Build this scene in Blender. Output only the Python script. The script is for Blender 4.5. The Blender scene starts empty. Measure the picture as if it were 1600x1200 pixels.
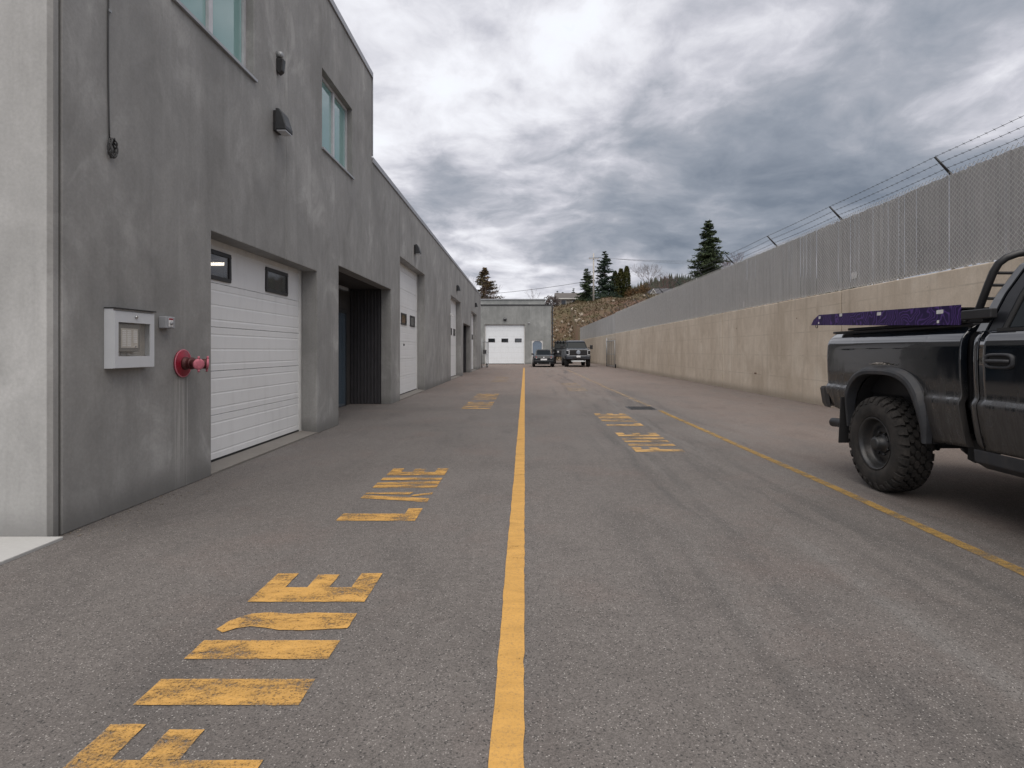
import bpy, bmesh, math, random
import numpy as np
from mathutils import Vector, Matrix
R = math.radians
random.seed(7)
sc = bpy.context.scene
COL = sc.collection

# ------------------------------------------------------------------ camera
cd = bpy.data.cameras.new('camera')
cam = bpy.data.objects.new('camera', cd)
COL.objects.link(cam)
cam.location = (0, 0, 1.35)
cam.rotation_euler = (R(90), 0, 0)
cd.sensor_width = 36.0
cd.lens = 36.0 * 880 / 1600
cd.shift_x = -20 / 1600
cd.shift_y = -52 / 1600
cd.clip_start = 0.05
cd.clip_end = 5000
sc.camera = cam

# ------------------------------------------------------------------ light
SUN = Vector((-0.04, -0.42, 0.90)).normalized()
EXPOSURE = 1.0
sd = bpy.data.lights.new('sun', 'SUN')
sd.energy = 1.5
sd.angle = R(75)
sd.color = (1.0, 0.93, 0.84)
so = bpy.data.objects.new('sun', sd)
COL.objects.link(so)
so.rotation_euler = SUN.to_track_quat('Z', 'Y').to_euler()
sc.view_settings.view_transform = 'Standard'
sc.view_settings.look = 'None'
sc.view_settings.exposure = EXPOSURE
sc.view_settings.gamma = 1
sc.view_settings.use_curve_mapping = False
sc.cycles.use_denoising = True
sc.cycles.max_bounces = 6

class NT:
    """tiny node helper"""
    def __init__(self, tree): self.t = tree; self.n = tree.nodes; self.l = tree.links
    def new(self, typ, **kw):
        n = self.n.new(typ)
        for k, v in kw.items(): setattr(n, k, v)
        return n
    def link(self, a, b): self.l.new(a, b)
    def put(self, sock, v):
        if hasattr(v, 'links'): self.l.new(v, sock)
        elif v is not None:
            if isinstance(v, (tuple, list)) and len(v) == 3 and sock.type == 'RGBA': v = (*v, 1)
            sock.default_value = v
    def math(self, op, a, b=None, c=None, clamp=False):
        n = self.new('ShaderNodeMath', operation=op, use_clamp=clamp)
        for i, v in enumerate((a, b, c)):
            if v is not None: self.put(n.inputs[i], v)
        return n.outputs[0]
    def vmath(self, op, a, b=None):
        n = self.new('ShaderNodeVectorMath', operation=op)
        self.put(n.inputs[0], a)
        if b is not None: self.put(n.inputs[1], b)
        return n.outputs['Value'] if op in ('DOT_PRODUCT', 'LENGTH') else n.outputs[0]
    def noise(self, vec, scale, detail=4, rough=0.5, dist=0.0):
        n = self.new('ShaderNodeTexNoise')
        self.put(n.inputs['Vector'], vec)
        n.inputs['Scale'].default_value = scale; n.inputs['Detail'].default_value = detail
        n.inputs['Roughness'].default_value = rough; n.inputs['Distortion'].default_value = dist
        return n.outputs['Fac']
    def voro(self, vec, scale, feature='F1', out='Distance'):
        n = self.new('ShaderNodeTexVoronoi', feature=feature)
        self.put(n.inputs['Vector'], vec); n.inputs['Scale'].default_value = scale
        return n.outputs[out]
    def ramp(self, fac, stops, interp='LINEAR'):
        n = self.new('ShaderNodeValToRGB'); cr = n.color_ramp; cr.interpolation = interp
        while len(cr.elements) < len(stops): cr.elements.new(0.5)
        for e, (p, c) in zip(cr.elements, stops):
            e.position = p
            e.color = (c, c, c, 1) if not isinstance(c, (tuple, list)) else (*c[:3], 1)
        self.put(n.inputs[0], fac)
        return n.outputs[0]
    def mix(self, fac, a, b, mode='MIX'):
        n = self.new('ShaderNodeMix', data_type='RGBA', blend_type=mode)
        self.put(n.inputs[0], fac); self.put(n.inputs[6], a); self.put(n.inputs[7], b)
        return n.outputs[2]
    def scale(self, vec, s):
        n = self.new('ShaderNodeMapping'); self.put(n.inputs[0], vec); n.inputs['Scale'].default_value = s
        return n.outputs[0]
    def maprange(self, v, a, b, c=0.0, d=1.0, smooth=False):
        n = self.new('ShaderNodeMapRange')
        if smooth: n.interpolation_type = 'SMOOTHSTEP'
        self.put(n.inputs[0], v)
        for i, q in enumerate((a, b, c, d)): n.inputs[i + 1].default_value = q
        return n.outputs[0]

# ------------------------------------------------------------------ sky
w = bpy.data.worlds.new('World'); sc.world = w; w.use_nodes = True
N = NT(w.node_tree)
N.n.clear()
tc = N.new('ShaderNodeTexCoord').outputs['Generated']
sep = N.new('ShaderNodeSeparateXYZ'); N.link(tc, sep.inputs[0])
zc = N.math('MAXIMUM', sep.outputs[2], 0.0)
den = N.math('ADD', zc, 0.22)
px_ = N.math('DIVIDE', sep.outputs[0], den); py_ = N.math('DIVIDE', sep.outputs[1], den)
cmb = N.new('ShaderNodeCombineXYZ'); N.link(px_, cmb.inputs[0]); N.link(py_, cmb.inputs[1])
cmb.inputs[2].default_value = 5.3
P0 = cmb.outputs[0]
warp = N.new('ShaderNodeTexNoise'); N.put(warp.inputs['Vector'], P0); warp.inputs['Scale'].default_value = 1.6; warp.inputs['Detail'].default_value = 3
P1 = N.vmath('ADD', P0, N.scale(warp.outputs['Color'], (0.34, 0.34, 0.0)))
big = N.noise(P1, 1.0, 2, 0.5)
mid = N.noise(P1, 2.4, 9, 0.50)
puff = N.noise(P1, 7.0, 10, 0.60)
cl = N.math('ADD', N.math('ADD', N.math('MULTIPLY', big, 0.46), N.math('MULTIPLY', mid, 0.58)), N.math('MULTIPLY', puff, 0.28))
# the thin, bright part of the cloud deck ahead and left of the lane
d1 = N.vmath('DOT_PRODUCT', tc, tuple(Vector((-0.08, 1, 0.40)).normalized()))
thin = N.maprange(d1, 0.93, 1.0, 0.0, 0.055, True)
d2 = N.vmath('DOT_PRODUCT', tc, tuple(Vector((0.55, 1, 0.50)).normalized()))
thick = N.maprange(d2, 0.86, 1.0, 0.0, 0.035, True)
low = N.math('MULTIPLY', N.maprange(zc, 0.34, 0.20, 0.0, 0.06, True), N.maprange(zc, 0.08, 0.16, 0.0, 1.0, True))
hor = N.maprange(zc, 0.15, 0.06, 0.0, 0.04, True)
cl = N.math('ADD', N.math('SUBTRACT', N.math('SUBTRACT', N.math('ADD', cl, thin), thick), low), hor)
cl = N.math('ADD', N.math('MULTIPLY', N.math('SUBTRACT', cl, 0.630), 1.15), 0.553)
ccol = N.ramp(cl, [(0.30, (0.098, 0.116, 0.146)), (0.44, (0.150, 0.167, 0.198)), (0.53, (0.205, 0.216, 0.246)), (0.61, (0.300, 0.303, 0.335)), (0.68, (0.400, 0.402, 0.430)), (0.80, (0.52, 0.53, 0.558))])
sky = N.new('ShaderNodeTexSky', sky_type='NISHITA'); sky.sun_disc = False
sky.sun_elevation = math.asin(SUN.z); sky.sun_rotation = math.atan2(SUN.x, SUN.y)
STR = 0.1
ccol10 = N.mix(1.0, ccol, (1 / STR,) * 3, 'MULTIPLY')
gap = N.maprange(cl, 0.74, 0.90, 0.0, 0.35)
col = N.mix(gap, ccol10, sky.outputs[0])
bg = N.new('ShaderNodeBackground'); N.put(bg.inputs[0], col); bg.inputs[1].default_value = STR
ow = N.new('ShaderNodeOutputWorld'); N.link(bg.outputs[0], ow.inputs[0])

# ------------------------------------------------------------------ mesh helpers
class MB:
    def __init__(self): self.v = []; self.f = []; self.sm = []
    def add(self, vs, fs, smooth=False):
        o = len(self.v); self.v += [tuple(p) for p in vs]
        for f in fs: self.f.append(tuple(i + o for i in f)); self.sm.append(smooth)
        return self
    def box(self, x0, x1, y0, y1, z0, z1):
        return self.add([(x0,y0,z0),(x1,y0,z0),(x1,y1,z0),(x0,y1,z0),(x0,y0,z1),(x1,y0,z1),(x1,y1,z1),(x0,y1,z1)],
            [(0,3,2,1),(4,5,6,7),(0,1,5,4),(1,2,6,5),(2,3,7,6),(3,0,4,7)])
    def tube(self, pts, r, n=8, caps=True, smooth=True):
        pts = [Vector(p) for p in pts]; rs = r if isinstance(r, (list, tuple)) else [r] * len(pts)
        vs = []; up = None
        for i, p in enumerate(pts):
            d = (pts[min(i + 1, len(pts) - 1)] - pts[max(i - 1, 0)])
            if d.length < 1e-9: d = Vector((0, 0, 1))
            d.normalize()
            if up is None:
                up = Vector((0, 0, 1)) if abs(d.z) < 0.9 else Vector((1, 0, 0))
            a = d.cross(up)
            if a.length < 1e-6: a = d.orthogonal()
            a.normalize(); b = a.cross(d).normalized(); up = b
            for k in range(n):
                t = 2 * math.pi * k / n
                vs.append(p + a * (rs[i] * math.cos(t)) + b * (rs[i] * math.sin(t)))
        fs = []
        for i in range(len(pts) - 1):
            for k in range(n):
                k2 = (k + 1) % n
                fs.append((i*n+k, i*n+k2, (i+1)*n+k2, (i+1)*n+k))
        self.add(vs, fs, smooth)
        if caps:
            self.add([vs[k] for k in range(n)], [tuple(range(n))[::-1]])
            m = (len(pts) - 1) * n
            self.add([vs[m + k] for k in range(n)], [tuple(range(n))])
        return self
    def lathe(self, c, axis, prof, n=32, smooth=True, closed=False):
        """prof: (offset along axis, radius)"""
        c = Vector(c); a = Vector(axis).normalized(); u = a.orthogonal().normalized(); w_ = a.cross(u)
        vs = []
        for (o, r) in prof:
            for k in range(n):
                t = 2 * math.pi * k / n
                vs.append(c + a * o + u * (r * math.cos(t)) + w_ * (r * math.sin(t)))
        fs = []
        m = len(prof)
        for i in range(m - 1 if not closed else m):
            j = (i + 1) % m
            for k in range(n):
                k2 = (k + 1) % n
                fs.append((i*n+k, i*n+k2, j*n+k2, j*n+k))
        if not closed:
            if prof[0][1] > 1e-5: fs.append(tuple(range(n))[::-1])
            if prof[-1][1] > 1e-5: fs.append(tuple((m-1)*n + k for k in range(n)))
        return self.add(vs, fs, smooth)
    def prism(self, poly, vec):
        """poly: list of 3d points (planar), extruded by vec"""
        n = len(poly); vec = Vector(vec); a = [Vector(p) for p in poly]; b = [p + vec for p in a]
        fs = [tuple(range(n))[::-1], tuple(range(n, 2*n))]
        for k in range(n):
            k2 = (k + 1) % n
            fs.append((k, k2, n + k2, n + k))
        return self.add(a + b, fs)
    def grid(self, rows, smooth=True, flip=False):
        m = len(rows[0]); vs = [p for r in rows for p in r]; fs = []
        for i in range(len(rows) - 1):
            for k in range(m - 1):
                f = (i*m+k, i*m+k+1, (i+1)*m+k+1, (i+1)*m+k)
                fs.append(f[::-1] if flip else f)
        return self.add(vs, fs, smooth)
    def loft(self, rings, smooth=False, caps=True):
        n = len(rings[0]); vs = [p for r in rings for p in r]; fs = []
        for i in range(len(rings) - 1):
            for k in range(n):
                k2 = (k + 1) % n
                fs.append((i*n+k, i*n+k2, (i+1)*n+k2, (i+1)*n+k))
        if caps:
            fs.append(tuple(range(n))[::-1]); m = (len(rings) - 1) * n
            fs.append(tuple(m + k for k in range(n)))
        return self.add(vs, fs, smooth)
    def build(self, name, mat, parent=None, off=None, bevel=0, segs=2, fix=True, loc=None):
        """off: world position of the parent root, taken off the vertices (they were written in world space)"""
        me = bpy.data.meshes.new(name)
        v = self.v
        if off is not None: v = [(p[0]-off[0], p[1]-off[1], p[2]-off[2]) for p in v]
        me.from_pydata(v, [], self.f)
        me.polygons.foreach_set('use_smooth', self.sm)
        if fix:
            bm = bmesh.new(); bm.from_mesh(me)
            bmesh.ops.remove_doubles(bm, verts=bm.verts, dist=1e-5)
            bmesh.ops.recalc_face_normals(bm, faces=bm.faces)
            bm.to_mesh(me); bm.free()
        if isinstance(mat, (list, tuple)):
            for q in mat: me.materials.append(q)
        else: me.materials.append(mat)
        o = bpy.data.objects.new(name, me); COL.objects.link(o)
        if parent is not None: o.parent = parent
        if loc is not None: o.location = loc
        if bevel:
            b = o.modifiers.new('bevel', 'BEVEL'); b.width = bevel; b.segments = segs; b.limit_method = 'ANGLE'; b.angle_limit = R(40)
        return o

def tag(o, label=None, cat=None, group=None, kind=None):
    if label: o['label'] = label
    if cat: o['category'] = cat
    if group: o['group'] = group
    if kind: o['kind'] = kind
    return o
def root(name, loc, label, cat, group=None, rz=0):
    o = bpy.data.objects.new(name, None); COL.objects.link(o); o.location = loc; o.rotation_euler[2] = rz
    o.empty_display_size = 0.2
    return tag(o, label, cat, group)
def part_copy(o, parent, name=None):
    c = o.copy(); COL.objects.link(c); c.parent = parent
    return c
def tree_copy(o, parent=None):
    c = o.copy(); COL.objects.link(c); c.parent = parent
    for ch in list(o.children): tree_copy(ch, c)
    return c
def npmesh(name, verts, faces, mat, parent=None, smooth=False):
    """verts (n,3) array, faces (m,k) array, all k alike"""
    me = bpy.data.meshes.new(name)
    verts = np.asarray(verts, dtype=np.float32); faces = np.asarray(faces, dtype=np.int32); k = faces.shape[1]
    me.vertices.add(len(verts)); me.vertices.foreach_set('co', verts.ravel())
    me.loops.add(faces.size); me.loops.foreach_set('vertex_index', faces.ravel())
    me.polygons.add(len(faces)); me.polygons.foreach_set('loop_start', np.arange(0, faces.size, k, dtype=np.int32))
    me.polygons.foreach_set('loop_total', np.full(len(faces), k, dtype=np.int32))
    if smooth: me.polygons.foreach_set('use_smooth', np.ones(len(faces), dtype=bool))
    me.update(calc_edges=True); me.validate()
    me.materials.append(mat)
    o = bpy.data.objects.new(name, me); COL.objects.link(o)
    if parent is not None: o.parent = parent
    return o

# ------------------------------------------------------------------ materials
M = {}
def mat(name):
    m = bpy.data.materials.new(name); m.use_nodes = True
    T = NT(m.node_tree); b = T.n['Principled BSDF']; M[name] = m
    return m, T, b
def pos(T): return T.new('ShaderNodeNewGeometry').outputs['Position']
def obc(T): return T.new('ShaderNodeTexCoord').outputs['Object']
def bump(T, b, h, strength, dist=0.01):
    n = T.new('ShaderNodeBump'); n.inputs['Strength'].default_value = strength; n.inputs['Distance'].default_value = dist
    T.put(n.inputs['Height'], h); T.link(n.outputs[0], b.inputs['Normal'])
def simple(name, col, rough=0.5, metal=0.0, var=0.12, vs=9.0, spec=0.5, coat=0.0, grime=0.0):
    """plain surface with slight tone variation and optional grime"""
    m, T, b = mat(name); p = pos(T)
    n = T.noise(p, vs, 5, 0.6)
    k = T.maprange(n, 0.3, 0.7, 1 - var, 1 + var)
    c = T.mix(1.0, col, T.new('ShaderNodeCombineColor').outputs[0], 'MULTIPLY') if False else None
    g = T.new('ShaderNodeCombineXYZ')
    for i in range(3): T.link(k, g.inputs[i])
    c = T.mix(1.0, (*col, 1), g.outputs[0], 'MULTIPLY')
    if grime:
        gn = T.noise(T.scale(p, (3, 3, 0.7)), 2.2, 6, 0.65)
        c = T.mix(T.maprange(gn, 0.5, 0.75, 0, grime), c, (0.12, 0.10, 0.085))
    T.put(b.inputs['Base Color'], c)
    T.put(b.inputs['Roughness'], T.maprange(n, 0.3, 0.7, max(rough - 0.08, 0.02), min(rough + 0.08, 1)))
    b.inputs['Metallic'].default_value = metal
    b.inputs['Specular IOR Level'].default_value = spec
    b.inputs['Coat Weight'].default_value = coat; b.inputs['Coat Roughness'].default_value = 0.06
    return m

def concrete(name, dark, light, white, warm=None, streak=0.5, drips=False, holes=False, rough=0.72):
    m, T, b = mat(name); p = pos(T)
    n1 = T.noise(T.scale(p, (1, 1, 0.75)), 0.75, 5, 0.55, 0.5)
    n2 = T.noise(T.scale(p, (1.3, 1.3, 0.75)), 2.1, 7, 0.6, 0.8)
    n3 = T.noise(p, 38, 5, 0.65)
    n4 = T.noise(T.scale(p, (6, 6, 0.28)), 1.4, 6, 0.6, 0.15)
    v = T.math('ADD', T.math('MULTIPLY', n1, 0.55), T.math('MULTIPLY', n2, 0.45))
    c = T.mix(T.maprange(v, 0.38, 0.62), dark, light)
    # trowelled, whitish laitance
    wn = T.noise(T.scale(p, (1, 1, 0.62)), 1.9, 8, 0.62, 1.0)
    wm = T.math('MULTIPLY', T.maprange(wn, 0.50, 0.72), T.maprange(n1, 0.42, 0.60))
    c = T.mix(T.math('MULTIPLY', wm, 0.62), c, white)
    # vertical runs
    c = T.mix(T.math('MULTIPLY', T.maprange(n4, 0.52, 0.74), streak), c, tuple(q * 0.62 for q in dark))
    c = T.mix(T.math('MULTIPLY', T.maprange(n4, 0.42, 0.28), streak * 0.5), c, white)
    g = T.maprange(n3, 0.25, 0.75, 0.90, 1.10); gc = T.new('ShaderNodeCombineXYZ')
    for i in range(3): T.link(g, gc.inputs[i])
    c = T.mix(1.0, c, gc.outputs[0], 'MULTIPLY')
    sp = T.new('ShaderNodeSeparateXYZ'); T.link(p, sp.inputs[0])
    # splash dirt at the foot of the wall
    foot = T.math('MULTIPLY', T.maprange(T.math('ADD', sp.outputs[2], T.math('MULTIPLY', n2, -0.25)), -0.1, 0.16, 1, 0, True), 0.6)
    c = T.mix(foot, c, tuple(q * 0.5 for q in dark))
    if drips:
        # dried lime runs below the hose connection
        yn = T.noise(T.scale(p, (0.01, 60, 0.5)), 1.0, 5, 0.7)
        band = T.math('MULTIPLY', T.maprange(sp.outputs[1], 5.43, 5.47), T.maprange(sp.outputs[1], 5.70, 5.66))
        zz = T.math('MULTIPLY', T.maprange(sp.outputs[2], 1.12, 1.06), T.maprange(sp.outputs[2], 0.05, 0.5, 0.35, 1.0))
        dm = T.math('MULTIPLY', T.math('MULTIPLY', band, zz), T.maprange(yn, 0.47, 0.60))
        c = T.mix(T.math('MULTIPLY', dm, 0.5), c, (0.55, 0.54, 0.52))
    h = T.math('ADD', T.math('MULTIPLY', n3, 0.3), T.math('MULTIPLY', wn, 0.5))
    if holes:
        hv = T.voro(p, 5.5); hs = T.noise(p, 2.0, 2, 0.5)
        hm = T.math('MULTIPLY', T.maprange(hv, 0.085, 0.05), T.maprange(hs, 0.5, 0.58))
        c = T.mix(T.math('MULTIPLY', hm, 0.7), c, tuple(q * 0.4 for q in dark))
        # form board lines and tie rows
        fl = T.math('FRACT', T.math('MULTIPLY', sp.outputs[2], 1 / 0.61))
        lm = T.math('MULTIPLY', T.maprange(T.math('ABSOLUTE', T.math('SUBTRACT', fl, 0.5)), 0.47, 0.49), T.maprange(n2, 0.40, 0.60))
        c = T.mix(T.math('MULTIPLY', lm, 0.35), c, tuple(q * 0.55 for q in dark))
    T.put(b.inputs['Base Color'], c)
    T.put(b.inputs['Roughness'], T.maprange(wn, 0.3, 0.7, rough - 0.12, rough + 0.1))
    bump(T, b, h, 0.25, 0.006)
    return m

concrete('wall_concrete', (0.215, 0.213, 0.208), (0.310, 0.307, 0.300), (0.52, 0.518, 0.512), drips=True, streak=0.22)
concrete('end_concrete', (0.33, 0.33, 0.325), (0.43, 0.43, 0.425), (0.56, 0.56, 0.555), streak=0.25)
concrete('far_concrete', (0.215, 0.225, 0.222), (0.295, 0.305, 0.30), (0.42, 0.43, 0.425), streak=0.3)
concrete('retaining_concrete', (0.46, 0.388, 0.305), (0.60, 0.520, 0.425), (0.68, 0.62, 0.53), streak=0.34, holes=True)
concrete('sill_concrete', (0.24, 0.22, 0.20), (0.33, 0.31, 0.285), (0.42, 0.40, 0.38), streak=0.1)
concrete('sidewalk_concrete', (0.56, 0.56, 0.55), (0.64, 0.64, 0.63), (0.74, 0.74, 0.73), streak=0.0)

def asphalt():
    m, T, b = mat('asphalt'); p = pos(T)
    sp = T.new('ShaderNodeSeparateXYZ'); T.link(p, sp.inputs[0])
    big = T.noise(p, 0.35, 5, 0.6, 0.5)
    med = T.noise(T.scale(p, (1, 0.45, 1)), 1.6, 6, 0.6, 0.4)
    c = T.mix(T.maprange(big, 0.35, 0.65), (0.118, 0.107, 0.101), (0.150, 0.137, 0.130))
    # brown, dusty areas: along the retaining wall, in front of the far doors
    dustx = T.maprange(T.math('ADD', sp.outputs[0], T.math('MULTIPLY', med, 1.6)), 3.4, 5.6, 0, 1, True)
    dusty = T.maprange(T.math('ADD', sp.outputs[1], T.math('MULTIPLY', big, 12)), 16, 34, 0, 1, True)
    dust = T.math('MAXIMUM', T.math('MULTIPLY', dustx, 0.65), T.math('MULTIPLY', dusty, 0.9))
    c = T.mix(T.math('MULTIPLY', dust, T.maprange(med, 0.3, 0.65, 0.3, 1.0)), c, (0.215, 0.165, 0.142))
    c = T.mix(T.math('MULTIPLY', T.maprange(med, 0.52, 0.72), 0.45), c, (0.073, 0.067, 0.065))
    # tyre-polished strips along the lane
    xs = T.math('ADD', sp.outputs[0], T.math('MULTIPLY', T.noise(T.scale(p, (0, 0.14, 0)), 1.0, 2, 0.5), 1.3))
    cx = T.new('ShaderNodeCombineXYZ'); T.link(xs, cx.inputs[0]); T.link(T.math('MULTIPLY', sp.outputs[1], 0.035), cx.inputs[1])
    st = T.noise(cx.outputs[0], 2.6, 5, 0.62)
    lane = T.math('MULTIPLY', T.maprange(sp.outputs[0], 0.3, 1.0), T.maprange(sp.outputs[0], 4.2, 3.0))
    lane = T.math('MAXIMUM', lane, 0.25)
    c = T.mix(T.math('MULTIPLY', T.math('MULTIPLY', T.maprange(st, 0.53, 0.68), lane), 0.65), c, (0.062, 0.060, 0.059))
    c = T.mix(T.math('MULTIPLY', T.math('MULTIPLY', T.maprange(st, 0.46, 0.32), lane), 0.45), c, (0.185, 0.180, 0.176))
    clump = T.noise(p, 13, 5, 0.7); hue = T.noise(p, 0.9, 4, 0.6)
    kc = T.new('ShaderNodeCombineXYZ'); kv = T.maprange(clump, 0.3, 0.7, 0.91, 1.09)
    for i in range(3): T.link(kv, kc.inputs[i])
    c = T.mix(1.0, c, kc.outputs[0], 'MULTIPLY')
    c = T.mix(T.math('MULTIPLY', T.maprange(hue, 0.52, 0.70), 0.35), c, (0.155, 0.118, 0.105))
    # sweeping tyre arcs
    for (k0, k1, k2, wd_, s0) in ((2.55, -0.020, 0.0, 0.05, 0.6), (2.30, -0.012, 0.0, 0.035, 0.5), (1.35, 0.045, -0.0012, 0.07, 0.5), (0.95, 0.05, -0.0012, 0.05, 0.4), (3.55, -0.06, 0.001, 0.05, 0.4)):
        yy_ = sp.outputs[1]
        xc_ = T.math('ADD', T.math('ADD', k0, T.math('MULTIPLY', yy_, k1)), T.math('MULTIPLY', T.math('MULTIPLY', yy_, yy_), k2))
        dx_ = T.math('ABSOLUTE', T.math('ADD', T.math('SUBTRACT', sp.outputs[0], xc_), T.maprange(T.noise(T.scale(p, (0, 0.5, 0)), 1.0, 2, 0.5), 0.3, 0.7, -0.10, 0.10)))
        tm_ = T.math('MULTIPLY', T.maprange(dx_, wd_ * 1.5, wd_ * 0.5, 0, 1, True), T.maprange(T.noise(T.scale(p, (1, 0.25, 1)), 2.2, 5, 0.65), 0.42, 0.60))
        c = T.mix(T.math('MULTIPLY', tm_, s0 * 0.65), c, (0.062, 0.059, 0.058))
    # oil drops
    ov = T.voro(T.vmath('ADD', p, (0.31, 0.47, 0)), 0.42)
    om = T.math('MULTIPLY', T.maprange(T.math('ADD', ov, T.math('MULTIPLY', T.noise(p, 14, 4, 0.6), 0.05)), 0.075, 0.045), 0.7)
    c = T.mix(om, c, (0.045, 0.042, 0.04))
    # aggregate
    a1 = T.voro(p, 165, out='Color'); a1s = T.new('ShaderNodeSeparateColor'); T.link(a1, a1s.inputs[0])
    ad = T.voro(p, 165)
    g = T.maprange(a1s.outputs[0], 0, 1, 0.76, 1.24)
    a2 = T.noise(p, 210, 3, 0.7)
    g = T.math('MULTIPLY', g, T.maprange(a2, 0.3, 0.7, 0.72, 1.28))
    gc = T.new('ShaderNodeCombineXYZ')
    for i in range(3): T.link(g, gc.inputs[i])
    c = T.mix(1.0, c, gc.outputs[0], 'MULTIPLY')
    c = T.mix(T.math('MULTIPLY', T.maprange(T.math('ADD', a1s.outputs[1], T.maprange(clump, 0.3, 0.7, -0.03, 0.03)), 0.93, 0.95), T.maprange(ad, 0.55, 0.4)), c, (0.33, 0.31, 0.295))
    c = T.mix(T.math('MULTIPLY', T.maprange(a1s.outputs[2], 0.95, 0.96), 0.7), c, (0.03, 0.03, 0.03))
    T.put(b.inputs['Base Color'], c)
    T.put(b.inputs['Roughness'], T.maprange(st, 0.3, 0.7, 0.9, 0.74))
    b.inputs['Specular IOR Level'].default_value = 0.35
    bump(T, b, T.math('ADD', T.math('MULTIPLY', ad, 0.6), a2), 0.55, 0.004)
asphalt()

def paint(name, col, wear, fade=0.0):
    m, T, b = mat(name); p = pos(T)
    n = T.noise(T.scale(p, (0.6, 1.6, 1)), 7, 8, 0.72, 0.5); f = T.noise(p, 90, 4, 0.75); big = T.noise(p, 2.3, 4, 0.6)
    c = T.mix(T.maprange(n, 0.3, 0.7), tuple(q * 0.82 for q in col), tuple(min(q * 1.1, 1) for q in col))
    c = T.mix(T.math('MULTIPLY', T.maprange(f, 0.50, 0.70), 0.45), c, (0.12, 0.10, 0.08))
    T.put(b.inputs['Base Color'], c); b.inputs['Roughness'].default_value = 0.8
    b.inputs['Specular IOR Level'].default_value = 0.3
    s = T.math('ADD', T.math('ADD', T.math('MULTIPLY', n, 0.40), T.math('MULTIPLY', f, 0.46)), T.math('MULTIPLY', big, 0.35))
    a = T.maprange(s, wear, wear + 0.13, 0.0, 1.0 - fade)
    T.put(b.inputs['Alpha'], a)
    bump(T, b, f, 0.4, 0.003)
    return m
YEL = (0.55, 0.312, 0.088)
paint('yellow_paint', YEL, 0.505)
paint('yellow_line_paint', YEL, 0.40)
paint('worn_paint', (0.60, 0.37, 0.14), 0.53, 0.1)
paint('edge_paint', (0.42, 0.26, 0.07), 0.50, 0.30)
paint('old_paint', (0.50, 0.36, 0.20), 0.55, 0.35)

simple('white_door', (0.76, 0.77, 0.78), 0.45, var=0.03, vs=1.2, grime=0.10)
simple('far_door', (0.80, 0.84, 0.88), 0.45, var=0.03, grime=0.1)
simple('door_jamb', (0.70, 0.70, 0.69), 0.5, var=0.06, grime=0.3)
simple('black_rubber', (0.018, 0.018, 0.019), 0.75)
simple('black_plastic', (0.022, 0.022, 0.024), 0.45)
simple('dark_cladding', (0.055, 0.053, 0.058), 0.45)
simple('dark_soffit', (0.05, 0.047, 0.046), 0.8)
simple('flashing', (0.36, 0.37, 0.39), 0.42, 0.3)
simple('dark_flashing', (0.03, 0.032, 0.035), 0.5)
simple('joint_sealant', (0.42, 0.41, 0.40), 0.8)
simple('dark_joint', (0.05, 0.045, 0.04), 0.9)
simple('window_frame', (0.55, 0.55, 0.57), 0.4, 0.2)
simple('steel_galv', (0.33, 0.34, 0.35), 0.5, 0.6)
simple('dark_steel', (0.055, 0.058, 0.062), 0.5, 0.5)
simple('cabinet_paint', (0.58, 0.60, 0.63), 0.38, var=0.03)
simple('cabinet_inner', (0.60, 0.56, 0.50), 0.6)
simple('panel_grey', (0.22, 0.21, 0.19), 0.5)
simple('panel_label', (0.8, 0.79, 0.77), 0.6)
simple('grey_box', (0.30, 0.31, 0.33), 0.5)
simple('red_plate', (0.26, 0.010, 0.028), 0.4, var=0.2)
simple('dull_brass', (0.095, 0.030, 0.030), 0.55, 0.35)
simple('pink_cap', (0.52, 0.15, 0.20), 0.55, var=0.2, vs=40)
simple('white_mark', (0.75, 0.75, 0.75), 0.5)
simple('roof_membrane', (0.25, 0.25, 0.25), 0.9)
simple('blue_door', (0.18, 0.23, 0.30), 0.4)
simple('interior', (0.20, 0.20, 0.20), 0.9)
simple('rust', (0.10, 0.045, 0.025), 0.9)
simple('cable', (0.05, 0.05, 0.052), 0.6)
simple('chrome', (0.6, 0.6, 0.6), 0.15, 1.0)
simple('tail_red', (0.22, 0.02, 0.025), 0.2, spec=0.6, coat=0.5)
simple('lens', (0.55, 0.57, 0.60), 0.12, spec=0.6, coat=0.6)
simple('plate_white', (0.75, 0.77, 0.80), 0.5)
simple('black_paint', (0.008, 0.009, 0.012), 0.4, coat=0.0)
simple('sedan_paint', (0.007, 0.011, 0.016), 0.35, coat=0.15)
simple('grey_paint', (0.040, 0.048, 0.062), 0.35, 0.0, coat=0.3)
simple('emblem_blue', (0.32, 0.36, 0.42), 0.3, 0.2)
simple('bark', (0.085, 0.065, 0.05), 0.9, var=0.3)
simple('bare_twigs', (0.13, 0.105, 0.10), 0.95, var=0.2, vs=2)
simple('red_twigs', (0.14, 0.085, 0.085), 0.95, var=0.2, vs=2)
simple('house_white', (0.62, 0.62, 0.60), 0.7)
simple('house_tan', (0.36, 0.34, 0.30), 0.8)
simple('roof_shingle', (0.09, 0.09, 0.10), 0.9, var=0.25, vs=3)
simple('roof_grey', (0.11, 0.10, 0.095), 0.9, var=0.2, vs=3)
simple('pole_wood', (0.42, 0.40, 0.37), 0.85)
simple('rock', (0.29, 0.245, 0.195), 0.9, var=0.3, vs=1.5)

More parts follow.
